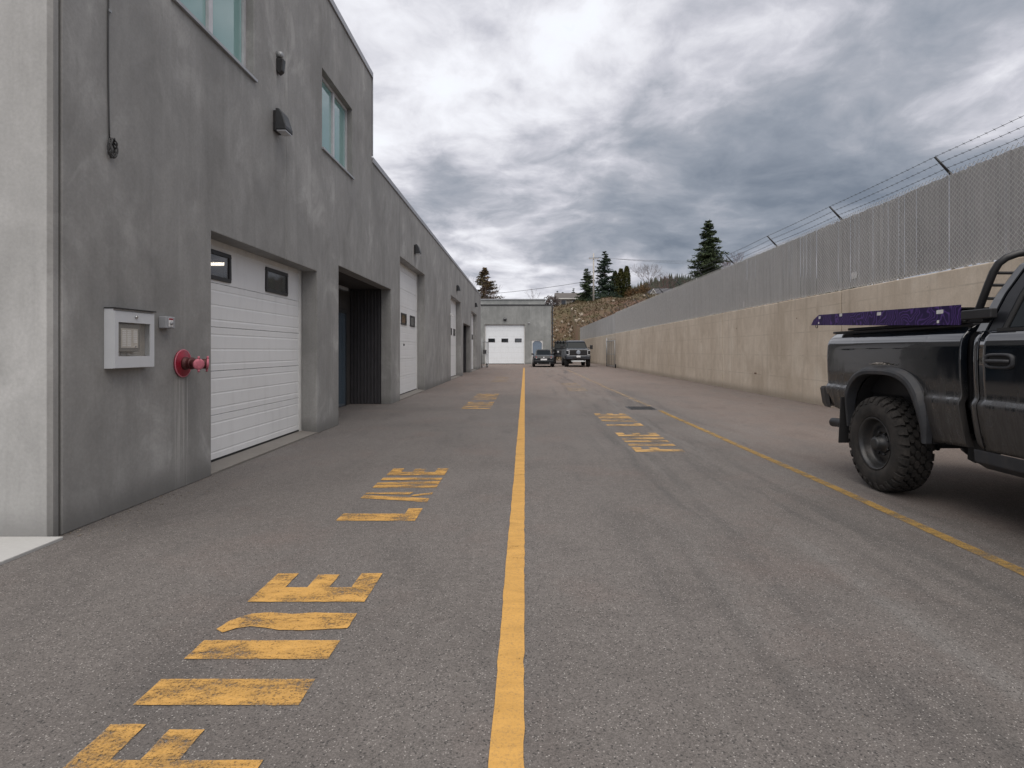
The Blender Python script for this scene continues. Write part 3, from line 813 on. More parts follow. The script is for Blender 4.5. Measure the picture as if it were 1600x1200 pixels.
# a lit tube inside the first bay, seen through the garage window
t = root('ceiling_light', (-4.85, 8.8, 2.7), 'lit tube lamp seen through the nearest garage window', 'lamp')
MB().box(-5.6, -4.1, 8.76, 8.84, 2.725, 2.77).build('housing', M['white_door'], t, off=(-4.85, 8.8, 2.7))
MB().tube([(-5.55, 8.8, 2.70), (-4.15, 8.8, 2.70)], .022, 8).build('tube', M['tube_light'], t, off=(-4.85, 8.8, 2.7))
for q_ in (-5.3, -4.4): MB().tube([(q_, 8.8, 2.771), (q_, 8.8, 4.349)], .006, 5).build('hanger', M['steel_galv'], t, off=(-4.85, 8.8, 2.7))

# ------------------------------------------------------------------ things on the left wall
def wall_pack(y, z, label, x=WX, face=1):
    o = root('wall_light', (x, y, z), label, 'wall light', 'lights on the concrete walls')
    L = (x, y, z)
    MB().box(x + .0, x + .04, y - .09, y + .09, z - .15, z + .13).build('back_box', M['black_plastic'], o, off=L, bevel=.01)
    pr = [(x + .0405, z + .150), (x + .09, z + .145), (x + .13, z + .09), (x + .185, z - .09), (x + .185, z - .140), (x + .0405, z - .140)]
    MB().prism([(a, y - .115, c) for a, c in pr], (0, .23, 0)).build('hood', M['dark_steel'], o, off=L, bevel=.012)
    MB().box(x + .055, x + .175, y - .10, y + .10, z - .155, z - .1405).build('lens', M['lens'], o, off=L)
    return o
wall_pack(7.66, 4.46, 'black wedge-shaped wall light above the nearest garage door')
wall_pack(17.3, 4.46, 'black wall light above the tall garage door past the dark entry')
wall_pack(28.0, 4.46, 'small black wall light above the middle tall garage door')
wall_pack(38.3, 4.46, 'farthest wall light on the long left wall')
def camera_unit(y, z, label, name='security_camera'):
    o = root(name, (WX, y, z), label, 'camera', 'cameras on the concrete walls')
    MB().lathe((WX, y, z + .05), (1, 0, 0), [(0, .05), (.03, .05), (.04, .035)], 16).build('mount', M['white_mark'], o, off=(WX, y, z))
    MB().tube([(WX + .03, y, z + .05), (WX + .08, y, z + .04), (WX + .10, y, z)], .018, 8).build('arm', M['white_mark'], o, off=(WX, y, z))
    MB().lathe((WX + .10, y + .09, z - .012), (.1, -1, -.12), [(0, .0), (0, .036), (.17, .036), (.18, .028), (.182, 0)], 16).build('housing', M['white_mark'], o, off=(WX, y, z))
    return o
camera_unit(25.6, 2.95, 'small white camera on the long wall before the middle tall door')
# sounder with black cowl, high on the wall
o = root('alarm_sounder', (WX, 7.70, 5.28), 'small black and silver alarm horn high beside the upper window', 'alarm'); L = tuple(o.location)
MB().lathe((WX + .0, 7.70, 5.40), (1, 0, -.15), [(0, .045), (.06, .045), (.075, .03), (.08, 0)], 16).build('silver_cap', M['steel_galv'], o, off=L)
MB().prism([(WX + .0, 7.66, 5.34), (WX + .10, 7.66, 5.33), (WX + .085, 7.66, 5.16), (WX + .03, 7.66, 5.12), (WX, 7.66, 5.16)], (0, .085, 0)).build('cowl', M['black_plastic'], o, off=L, bevel=.012)
# fire alarm annunciator cabinet
y0, y1, z0, z1, dp = 4.53, 5.02, 1.206, 1.69, .085
o = root('alarm_cabinet', (WX, 4.77, 1.2), 'white steel alarm panel cabinet with glazed door on the left wall', 'cabinet'); L = tuple(o.location)
MB().box(WX + .001, WX + .006, y0 + .01, y1 - .01, z0 + .01, z1 - .01).build('back_plate', M['cabinet_inner'], o, off=L)
s = MB()
s.box(WX + .001, WX + dp - .012, y0, y0 + .012, z0, z1).box(WX + .001, WX + dp - .012, y1 - .012, y1, z0, z1).box(WX + .001, WX + dp - .012, y0 + .012, y1 - .012, z0, z0 + .012).box(WX + .001, WX + dp - .012, y0 + .012, y1 - .012, z1 - .012, z1)
s.build('case', M['cabinet_paint'], o, off=L)
wy0, wy1, wz0, wz1 = y0 + .045, y0 + .435, z0 + .098, z0 + .378
f = MB()
xa, xb = WX + dp - .0115, WX + dp
f.box(xa, xb, y0 + .003, wy0, z0 + .003, z1 - .016).box(xa, xb, wy1, y1 - .003, z0 + .003, z1 - .016).box(xa, xb, wy0, wy1, z0 + .003, wz0).box(xa, xb, wy0, wy1, wz1, z1 - .016)
dr = f.build('door', M['cabinet_paint'], o, off=L)
MB().box(xa + .002, xa + .005, wy0, wy1, wz0, wz1).build('pane', M['clear_cover'], dr, off=L)
MB().lathe((xb, y0 + .25, z1 - .055), (1, 0, 0), [(0, .014), (.012, .013), (.014, .006), (.010, 0)], 16).build('lock', M['chrome'], dr, off=L)
MB().box(WX + .001, WX + dp + .012, y0 - .004, y1 + .006, z1 + .0005, z1 + .010).build('drip_cap', M['black_plastic'], o, off=L)
pn = MB().box(WX + .0062, WX + .066, wy0 + .020, wy0 + .285, wz0 + .038, wz1 - .010).build('annunciator', M['panel_grey'], o, off=L, bevel=.004)
MB().box(WX + .0662, WX + .068, wy0 + .052, wy0 + .255, wz0 + .070, wz1 - .048).build('display_sheet', M['cabinet_inner'], pn, off=L)
for cidx, yy in enumerate((.066, .124, .198)):
    for r in range(9 if cidx < 2 else 7):
        zz = wz1 - .062 - r * .0155
        MB().box(WX + .0681, WX + .0695, wy0 + yy, wy0 + yy + .045, zz - .011, zz).build('zone_label', M['panel_label'], pn, off=L)
MB().lathe((WX + .0681, wy0 + .22, wz0 + .082), (1, 0, 0), [(0, .008), (.006, .008), (.006, 0)], 10).build('key_switch', M['chrome'], pn, off=L)
for yy, wd in ((.04, .075), (.125, .06), (.20, .04)):
    MB().box(WX + .0062, WX + .012, wy0 + yy, wy0 + yy + wd, wz0 + .008, wz0 + .032).build('paper_tag', M['panel_label'], o, off=L)
# small grey key box
o = root('key_switch_box', (WX, 5.30, 1.6), 'small grey box with a red and white label beside the alarm cabinet', 'switch box'); L = tuple(o.location)
MB().box(WX + .001, WX + .075, 5.20, 5.335, 1.558, 1.668).build('case', M['grey_box'], o, off=L, bevel=.008)
MB().box(WX + .0752, WX + .0765, 5.235, 5.30, 1.575, 1.655).build('label_plate', M['white_mark'], o, off=L)
MB().box(WX + .0766, WX + .0775, 5.237, 5.298, 1.637, 1.653).build('red_band', M['red_plate'], o, off=L)
MB().lathe((WX + .0766, 5.268, 1.607), (1, 0, 0), [(0, .018), (.012, .016), (.013, 0)], 14).build('key_lock', M['grey_box'], o, off=L)
# fire department connection
yc, zc_ = 5.56, 1.225
o = root('fire_hose_connection', (WX, yc, zc_), 'red round wall plate with twin pink-capped fire hose inlets', 'hose connection'); L = (WX, yc, zc_)
MB().lathe((WX, yc, zc_), (1, 0, 0), [(.001, .135), (.012, .137), (.018, .130), (.022, .085), (.030, .075)], 40).build('wall_plate', M['red_plate'], o, off=L)
MB().lathe((WX, yc, zc_), (1, 0, 0), [(.012, .138), (.017, .139), (.019, .132), (.0182, .130)], 40).build('plate_rim', M['pink_cap'], o, off=L)
MB().lathe((WX, yc, zc_), (1, 0, 0), [(.028, .066), (.05, .062), (.052, .054), (.085, .054), (.087, .060), (.105, .060), (.107, .05), (.14, .046)], 24).build('stem', M['dull_brass'], o, off=L)
for s_, lb in ((-1, 'near'), (1, 'far')):
    d = Vector((0.86, s_ * 0.52, -0.06)).normalized(); c = Vector((WX + .11, yc + s_ * .015, zc_))
    i_ = MB().lathe(c, d, [(0, .03), (.02, .042), (.07, .042), (.072, .050), (.105, .050), (.107, .043)], 24).build('inlet', M['dull_brass'], o, off=L)
    cp = MB().lathe(c, d, [(.1072, .046), (.110, .054), (.122, .054), (.128, .046), (.131, .02), (.131, 0)], 24).build('cap', M['pink_cap'], i_, off=L)
    for k in range(2):
        u = d.orthogonal().normalized(); u = Matrix.Rotation(k * math.pi + 0.9, 3, d) @ u
        MB().tube([c + d * .115 + u * .05, c + d * .115 + u * .078], [.012, .009], 8).build('lug', M['pink_cap'], i_, off=L)
# hanging cable with its coil
o = root('hanging_cable', (WX, 4.58, 3.0), 'thin black cable hanging down the wall corner with a coiled end', 'cable'); L = tuple(o.location)
pts = [(WX + .012 + .004 * math.sin(z * 3), 4.575 + .012 * math.sin(z * 1.1), z) for z in np.linspace(7.3, 3.06, 40)]
MB().tube(pts, .006, 6).build('cord', M['cable'], o, off=L)
cc = [(WX + .03 + .016 * math.sin(t * 2.3), 4.585 + .034 * math.cos(t), 3.0 + .075 * math.sin(t) + .004 * math.sin(5 * t)) for t in np.linspace(0, 6 * math.pi, 100)]
MB().tube([pts[-1]] + cc, .007, 6).build('coil', M['cable'], o, off=L)
for zz in (5.2, 4.1):
    MB().box(WX + .001, WX + .02, 4.56, 4.59, zz, zz + .02).build('clip', M['steel_galv'], o, off=L)

# ================================================================== END BUILDING
EL = (-1.2, YEND, 0)
E = root('concrete_workshop', EL, 'light grey concrete workshop with a big white door closing the lane', 'building')
px2x = lambda x, Y=YEND: (x - 820) / 880 * Y
px2z = lambda y, Y=YEND: 1.35 + (548 - y) / 880 * Y
ED = (px2x(757.5), px2x(820), px2z(507)); MD = (px2x(831), px2x(848), px2z(531.5))
XR = px2x(861.5); ZT = px2z(477.5)
hs = [(ED[0], ED[1], 0, ED[2]), (MD[0], MD[1], 0, MD[2])]
for a, c in ((-16, -9.0), (-9.0, ED[1] + .06), (ED[1] + .06, XR)):
    pierced(a + .006, c - .006, ZT, YEND, YEND + .25, 'x', hs).build('wall_panel', M['far_concrete'], E, off=EL, bevel=.01)
MB().box(ED[1] + .0545, ED[1] + .0655, YEND + .02, YEND + .04, 0, ZT).build('joint_sealant', M['joint_sealant'], E, off=EL)
MB().box(XR - .25, XR, YEND + .252, YEND + 16, 0, ZT).build('side_wall', M['far_concrete'], E, off=EL)
MB().box(-16, XR - .252, YEND + .252, YEND + 16, ZT - .5, ZT - .3).build('roof', M['roof_membrane'], E, off=EL)
MB().box(-16, XR + .05, YEND - .05, YEND + .3, ZT + .002, ZT + .12).build('parapet_flashing', M['dark_flashing'], E, off=EL)
MB().box(-12, px2x(851, 60), 60, 70, ZT - .3, px2z(468.5, 60)).build('upper_storey', M['far_concrete'], E, off=EL)
MB().box(-12.1, px2x(851, 60) + .1, 59.9, 70.1, px2z(468.5, 60) + .002, px2z(468.5, 60) + .10).build('upper_flashing', M['flashing'], E, off=EL)
MB().box(XR + .04, XR + .16, YEND - .02, YEND + .12, .1, ZT - .02).build('downpipe', M['dark_flashing'], E, off=EL, bevel=.02)
for i in range(14):
    z = .3 + i * .42
    MB().box(XR + .161, XR + .21, YEND, YEND + .1, z, z + .09).build('pipe_bracket', M['steel_galv'], E, off=EL)
fr = MB().box(ED[0], ED[0] + .08, YEND + .18, YEND + .3, 0, ED[2]).box(ED[1] - .08, ED[1], YEND + .18, YEND + .3, 0, ED[2]).box(ED[0] + .08, ED[1] - .08, YEND + .18, YEND + .3, ED[2] - .08, ED[2]).build('overhead_door', M['door_jamb'], E, off=EL)
fr['label'] = 'wide white sectional door in the end building'
z = .06; xf = YEND + .20
while z < ED[2] - .12:
    zt = min(z + .55, ED[2] - .08); pr = ribbed(z, zt - .004, 0)
    MB().prism([(ED[0] + .081, xf - x, zz) for x, zz in pr], (ED[1] - ED[0] - .162, 0, 0)).build('door_section', M['far_door'], fr, off=EL)
    z = zt
MB().box(ED[0] + .081, ED[1] - .081, xf + .002, xf + .04, .0, .058).build('bottom_seal', M['black_rubber'], fr, off=EL)
for xc in (768, 788.7, 809.7):
    xx = px2x(xc); zc2 = px2z(531.8)
    f = MB()
    a, b_, c, e, t_ = xx - .34, xx + .34, zc2 - .19, zc2 + .19, .05
    f.box(a, b_, xf - .02, xf + .01, c, c + t_).box(a, b_, xf - .02, xf + .01, e - t_, e).box(a, a + t_, xf - .02, xf + .01, c + t_, e - t_).box(b_ - t_, b_, xf - .02, xf + .01, c + t_, e - t_)
    f.build('window_frame', M['black_plastic'], fr, off=EL)
    MB().box(a + t_, b_ - t_, xf - .01, xf + .005, c + t_, e - t_).build('pane', M['dark_glass'], fr, off=EL)
# blue-grey man door in a pale frame with clipped corners
a, b_, h = MD; k = .28
fm = [(a, .02), (a, h - k), (a + k, h), (b_ - k, h), (b_, h - k), (b_, .02)]
md = MB().prism([(x, YEND + .10, z) for x, z in [(a + .08, .02), (a + .08, h - k - .03), (a + k + .03, h - .08), (b_ - k - .03, h - .08), (b_ - .08, h - k - .03), (b_ - .08, .02)]], (0, .05, 0)).build('man_door', M['blue_door'], E, off=EL)
fi = [(a + .08, .02), (a + .08, h - k - .03), (a + k + .03, h - .08), (b_ - k - .03, h - .08), (b_ - .08, h - k - .03), (b_ - .08, .02)]
f = MB()
for i in range(5):
    f.prism([(fm[i][0], YEND + .05, fm[i][1]), (fm[i+1][0], YEND + .05, fm[i+1][1]), (fi[i+1][0], YEND + .05, fi[i+1][1]), (fi[i][0], YEND + .05, fi[i][1])], (0, .12, 0))
for c1, c2, c3 in (((a, h), (a, h - k), (a + k, h)), ((b_, h), (b_ - k, h), (b_, h - k))):
    f.prism([(c[0], YEND + .06, c[1]) for c in (c1, c2, c3)], (0, .1, 0))
f.build('door_frame', M['door_jamb'], md, off=EL)
MB().tube([(b_ - .18, YEND + .099, 1.05), (b_ - .18, YEND + .03, 1.05), (b_ - .30, YEND + .03, 1.05)], .018, 6).build('handle', M['steel_galv'], md, off=EL)
# lamp and camera on the end wall
o = root('bulkhead_light', (px2x(789), YEND, px2z(499)), 'round dark lamp above the big white door of the end building', 'wall light'); L = tuple(o.location)
MB().lathe(L, (0, -1, 0), [(0, .17), (.08, .17), (.10, .15)], 20).build('base', M['dark_steel'], o, off=L)
MB().lathe(L, (0, -1, 0), [(.1, .14), (.15, .11), (.17, 0)], 20).build('lens', M['dark_glass'], o, off=L)
o = root('security_camera', (px2x(826), YEND, px2z(505)), 'small pale camera right of the white door on the end building', 'camera'); L = tuple(o.location)
MB().box(L[0] - .05, L[0] + .05, YEND - .04, YEND, L[2] - .05, L[2] + .05).build('mount', M['white_mark'], o, off=L)
MB().tube([(L[0], YEND - .04, L[2]), (L[0], YEND - .12, L[2] + .02)], .02, 6).build('arm', M['white_mark'], o, off=L)
MB().lathe((L[0] - .08, YEND - .15, L[2] + .02), (1, -.5, -.1), [(0, .05), (.22, .05), (.23, .04), (.23, 0)], 14).build('housing', M['grey_box'], o, off=L)

# ================================================================== RETAINING WALL AND FENCE
WZ = 2.74; Y1R = 75.8
RL = (RX, 30, 0)
Rw = root('retaining_wall', RL, 'long tan concrete retaining wall on the right with vertical joints', 'wall')
js = [-18.2, -10.4, -2.6, 5.2, 13.0, 20.8, 28.6, 36.4, 44.2, 52.0, 59.8, 67.6, Y1R]
for a, c in zip(js[:-1], js[1:]):
    MB().box(RX, RX + .30, a + .020, c - .020, -.02, WZ).build('wall_panel', M['retaining_concrete'], Rw, off=RL, bevel=.022)
for c in js[1:-1]:
    MB().box(RX + .03, RX + .28, c - .0198, c + .0198, -.02, WZ - .03).build('joint', M['dark_joint'], Rw, off=RL)
for (yy, zz, l) in ((17.75, .62, .16), (12.2, 1.9, .03), (19.4, 2.1, .03), (9.9, 1.45, .03), (15.1, 2.2, .03), (11.1, .9, .03), (23.3, 1.7, .03)):
    MB().box(RX - .004, RX + .01, yy, yy + l, zz, zz + .035).build('form_tie', M['rust'], Rw, off=RL)

FZ0, FZ1 = WZ + .03, 4.44
FX = RX + .12
FL = (FX, 30, WZ)
Fe = root('chain_link_fence', FL, 'tall slatted chain-link fence with barbed wire on the retaining wall', 'fence')
# posts and outward arms
ypost = [-3.0 + 3.05 * i for i in range(27)]
ypost = [y for y in [9.85 + 3.4 * k for k in range(-5, 20)] if y < Y1R]
pm = MB().tube([(0, 0, .02), (0, 0, FZ1 - WZ)], .03, 8); am = MB().tube([(0, 0, FZ1 - WZ - .02), (-.30, 0, FZ1 - WZ + .30)], [.024, .018], 6)
p0 = None
for y in ypost:
    if p0 is None:
        p0 = pm.build('post', M['steel_galv'], Fe); a0 = am.build('barb_arm', M['dark_steel'], Fe); pp, aa = p0, a0
    else: pp, aa = part_copy(p0, Fe), part_copy(a0, Fe)
    pp.location = (.075, y - 30, 0); aa.location = (.05, y - 30, 0)
MB().tube([(FX + .035, -8, FZ0 + .05), (FX + .035, Y1R - .1, FZ0 + .05)], .02, 6).build('bottom_rail', M['steel_galv'], Fe, off=FL)
# slats, 0.075 m apart; the 300 largest in the photo are single parts
pitch = .083; wsl = .097
yv = [7.4 + pitch * i for i in range(int((Y1R - .1 - 7.4) / pitch))]
sm_ = MB().prism([(0, -wsl / 2, 0), (-.006, -wsl / 2 + .012, 0), (-.006, wsl / 2 - .012, 0), (0, wsl / 2, 0), (.006, wsl / 2 - .012, 0), (.006, -wsl / 2 + .012, 0)], (0, 0, FZ1 - FZ0 - .03))
s0 = sm_.build('slat', M['slat_plastic'], Fe); first = True
for iy, y in enumerate(yv[:300]):
    s_ = s0 if first else part_copy(s0, Fe); first = False
    s_.location = ((.0075 if iy % 2 else -.0) + random.uniform(0, .002), y - 30 + random.uniform(-.004, .004), FZ0 - WZ + random.uniform(-.012, .015))
    s_.rotation_euler = (random.uniform(-.0035, .0035), 0, random.uniform(-.10, .10))
def join_slats(ylist, name):
    vs, fs = [], []
    base = [(0, -wsl/2), (-.006, -wsl/2 + .012), (-.006, wsl/2 - .012), (0, wsl/2), (.006, wsl/2 - .012), (.006, -wsl/2 + .012)]
    for iy, y in enumerate(ylist):
        o = len(vs); dz = random.uniform(-.012, .015); t = random.uniform(-.05, .05); x_ = .0075 if iy % 2 else 0
        for z in (FZ0 - WZ + dz, FZ1 - WZ - .03 + dz):
            vs += [(x_ + a + t * b, y - 30 + b, z) for a, b in base]
        fs += [(o + k, o + (k + 1) % 6, o + 6 + (k + 1) % 6, o + 6 + k) for k in range(6)]
    return tag(npmesh(name, vs, fs, M['slat_plastic'], Fe), kind='stuff')
yn = [7.4 - pitch * (i + 1) for i in range(int((7.4 + 8) / pitch))]
join_slats(yv[300:] + yn, 'far_slats')
# a few pale replacement pieces wired on
for (yy, zz, wd, h_) in ((12.55, FZ0 + .20, .22, .15), (19.0, FZ0 + .05, .10, .2)):
    MB().box(FX - .016, FX - .010, yy, yy + wd, zz, zz + h_).build('patch_plate', M['slat_pale'], Fe, off=FL)
# chain-link diamonds: zigzag wires
vs, fs = [], []
def zig(y, y2, z0, z1, amp, dz, r, ph):
    n = int((z1 - z0) / dz)
    P_ = np.array([[(-.012 if (i + ph) % 2 else -.020), y + (amp if (i + ph) % 2 else -amp), z0 + i * dz] for i in range(n + 1)])
    return P_
pitchw = .046
def wires(ya, yb, r, name):
    ysw = np.arange(ya, yb, pitchw); dz = .046; n = int((FZ1 + .07 - FZ0) / dz); tri = np.array([(-1, 0), (.5, .87), (.5, -.87)])
    i = np.arange(n + 1); V = []; F = []
    for q_, y in enumerate(ysw):
        ph = q_ % 2
        yy = y + np.where((i + ph) % 2, 1, -1) * (pitchw / 2 + .001); xx = np.where((i + ph) % 2, -.016, -.024)
        P_ = np.stack([xx, yy - 30, FZ0 - WZ + i * dz], -1)
        ring = P_[:, None, :] + np.stack([tri[:, 0] * r, tri[:, 1] * r, np.zeros(3)], -1)[None]
        o = q_ * (n + 1) * 3
        V.append(ring.reshape(-1, 3))
        a = o + i[:-1, None] * 3 + np.arange(3)[None]; b2 = o + i[:-1, None] * 3 + ((np.arange(3) + 1) % 3)[None]
        F.append(np.stack([a, b2, b2 + 3, a + 3], -1).reshape(-1, 4))
    return tag(npmesh(name, np.concatenate(V), np.concatenate(F), M['fence_wire'], Fe), kind='stuff')
wires(4.0, 46.0, .0042, 'wire_mesh')
# barbed wire: three strands with barbs
for s_, (dx, dz) in enumerate(((-.29, .30), (-.19, .20), (-.09, .10))):
    b = MB(); pts = []
    for y0_, y1_ in zip(ypost[:-1], ypost[1:]):
        for t in np.linspace(0, 1, 7)[:-1]:
            pts.append((FX + .04 + dx, y0_ + (y1_ - y0_) * t, FZ1 + dz - .05 * t * (1 - t) * (1 + s_ * .5)))
    b.tube(pts, .0036, 5)
    y = ypost[0]
    arr = np.array(pts)
    while y < 45:
        z = float(np.interp(y, arr[:, 1], arr[:, 2])); x = FX + .04 + dx
        b.tube([(x - .018, y - .01, z - .018), (x + .018, y + .01, z + .018)], .0026, 3, False).tube([(x - .018, y + .01, z + .018), (x + .018, y - .01, z - .018)], .0026, 3, False)
        y += .15
    b.build('barbed_wire', M['dark_steel'], Fe, off=FL, fix=False)

# swing gates standing open
def gate(p0, p1, h, label, sign=False, barb=False):
    p0 = Vector(p0); p1 = Vector(p1); d = (p1 - p0).normalized(); n = max(4, int((p1 - p0).length / 1.0))
    o = root('swing_gate', tuple(p0), label, 'gate', 'open swing gates'); L = tuple(p0)
    z0 = .12
    up = Vector((0, 0, 1))
    MB().tube([p0 + up * z0, p0 + up * h, p1 + up * h, p1 + up * z0, p0 + up * z0], .038, 8).build('gate_frame', M['steel_galv'], o, off=L)
    MB().tube([p0 + up * (h * .5), p1 + up * (h * .5)], .022, 6).build('middle_rail', M['steel_galv'], o, off=L)
    MB().tube([p0, p0 + up * (h + .3)], .05, 10).build('gate_post', M['steel_galv'], o, off=L)
    for i in range(1, n):
        c = p0 + d * ((p1 - p0).length * i / n)
        MB().tube([c + up * z0, c + up * h], .014, 5).build('bar', M['dark_steel'], o, off=L)
    wc = p1 - d * .1 + Vector((d.y, -d.x, 0)) * -.06
    MB().lathe(wc + up * .16 - Vector((d.y, -d.x, 0)) * .04, Vector((d.y, -d.x, 0)), [(0, .06), (0, .15), (.015, .16), (.065, .16), (.08, .15), (.08, .06)], 18).build('caster_wheel', M['black_rubber'], o, off=L)
    if sign:
        a = p0 + d * .25; c = p1 - d * .7
        MB().prism([a + up * 1.1 + Vector((.035, 0, 0)), c + up * 1.1 + Vector((.035, 0, 0)), c + up * 1.42 + Vector((.035, 0, 0)), a + up * 1.42 + Vector((.035, 0, 0))], (.012, 0, 0)).build('sign_panel', M['black_plastic'], o, off=L)
    if barb:
        for k in range(6):
            c = p0 + d * ((p1 - p0).length * k / 5)
            MB().tube([c + up * h, c + up * (h + .33)], .012, 5).build('spike', M['steel_galv'], o, off=L)
    return o
gate((-3.32, 43.5, 0), (-2.98, 45.6, 0), 2.05, 'open metal gate leaf with a black sign at the end of the left wall', sign=True)
gate((7.12, 48.9, 0), (7.02, 43.9, 0), 2.15, 'open metal gate leaf with a caster standing against the retaining wall', barb=True)
# grit and small stones gathered along the feet of the walls
vs, fs = [], []
def grit(x0, x1, y0, y1, n, rmax, power, flip):
    for i in range(n):
        f = rng.random() ** power; x = x0 + (x1 - x0) * (1 - f if flip else f); y = y0 + (y1 - y0) * rng.random() ** 1.6; r = rmax * (.25 + .75 * rng.random() ** 3); o = len(vs)
        p_ = rng.normal(0, 1, (5, 3)); p_ = p_ / np.linalg.norm(p_, axis=1)[:, None] * r * (1, 1, .6) + (x, y, r * .3)
        vs.extend(map(tuple, p_)); fs.extend([(o, o+1, o+2), (o, o+2, o+3), (o, o+3, o+1), (o+1, o+3, o+4), (o+1, o+4, o+2), (o+2, o+4, o+3)])
grit(WX + .005, WX + .45, 4.1, 6.1, 420, .010, 2.4, False); grit(WX + .005, WX + .5, 9.2, 30, 420, .012, 2.4, False)
grit(RX - .9, RX - .005, 7.5, 40, 900, .016, 2.2, True); grit(-3.2, 3, 1.2, 12, 260, .006, 1.0, False); grit(3, RX - .5, 4, 25, 260, .010, 1.0, False)
tag(npmesh('loose_grit', vs, fs, M['rock']), 'loose stones and grit lying along the feet of the walls', 'grit', kind='stuff')

# ================================================================== BLACK PICKUP (local: x to its right side, y forward, rear axle at y = 0)
HW = 1.015
TL = (3.395 + HW, 5.45, 0)
T_ = root('pickup_truck', TL, 'dirty black pickup truck with big off-road tyres parked by the retaining wall', 'pickup', rz=math.pi)
def prof_side(z):
    return float(np.interp(z, [.50, .60, .72, .85, .92, .945, .955, .985, 1.0, 1.12, 1.28, 1.38, 1.43, 1.465, 1.50, 1.53, 1.55, 1.56],
        [-.095, -.055, -.022, .002, .012, .013, .010, -.012, -.014, -.006, -.002, -.006, -.013, -.030, -.062, -.095, -.125, -.15]))
AC, AW, AZ, AH = .11, .555, .56, .575
def arch(y, c=AC, a=AW, z0=AZ, h=AH):
    t = abs((y - c) / a)
    return z0 + h * (1 - t ** 3.2) ** (1 / 2.6) if t < 1 else -1
def side_skin(y0, y1, zlow, ztop, side, inset=lambda y: 0, ny=60, nz=30, depth=.05, extra=()):
    yl = sorted(set(list(np.linspace(y0, y1, ny)) + [q for q in extra if y0 < q < y1])); b = MB(); outer = []; inner = []
    for y in yl:
        zl = zlow(y); zz = [zl + (ztop - zl) * (k / (nz - 1)) for k in range(nz)]
        outer.append([(side * (HW + prof_side(z) - inset(y)), y, z) for z in zz])
        inner.append([(side * (HW + prof_side(z) - inset(y) - depth), y, z) for z in zz])
    b.grid(outer); b.grid(inner, flip=True)
    for g in ([[o[0], i[0]] for o, i in zip(outer, inner)], [[o[-1], i[-1]] for o, i in zip(outer, inner)], [[o, i] for o, i in zip(outer[0], inner[0])], [[o, i] for o, i in zip(outer[-1], inner[-1])]):
        b.grid(g, smooth=False)
    return b
def bed_low(y):
    base = np.interp(y, [-.98, -.80, -.55, .6, 1.1], [.80, .74, .70, .575, .60])
    return max(float(base), arch(y))
edge = [AC - AW + .002, AC - AW + .01, AC - AW + .03, AC + AW - .002, AC + AW - .01, AC + AW - .03]
rear_in = lambda y: .085 * max(0, (-.86 - y) / .12) ** 2.0
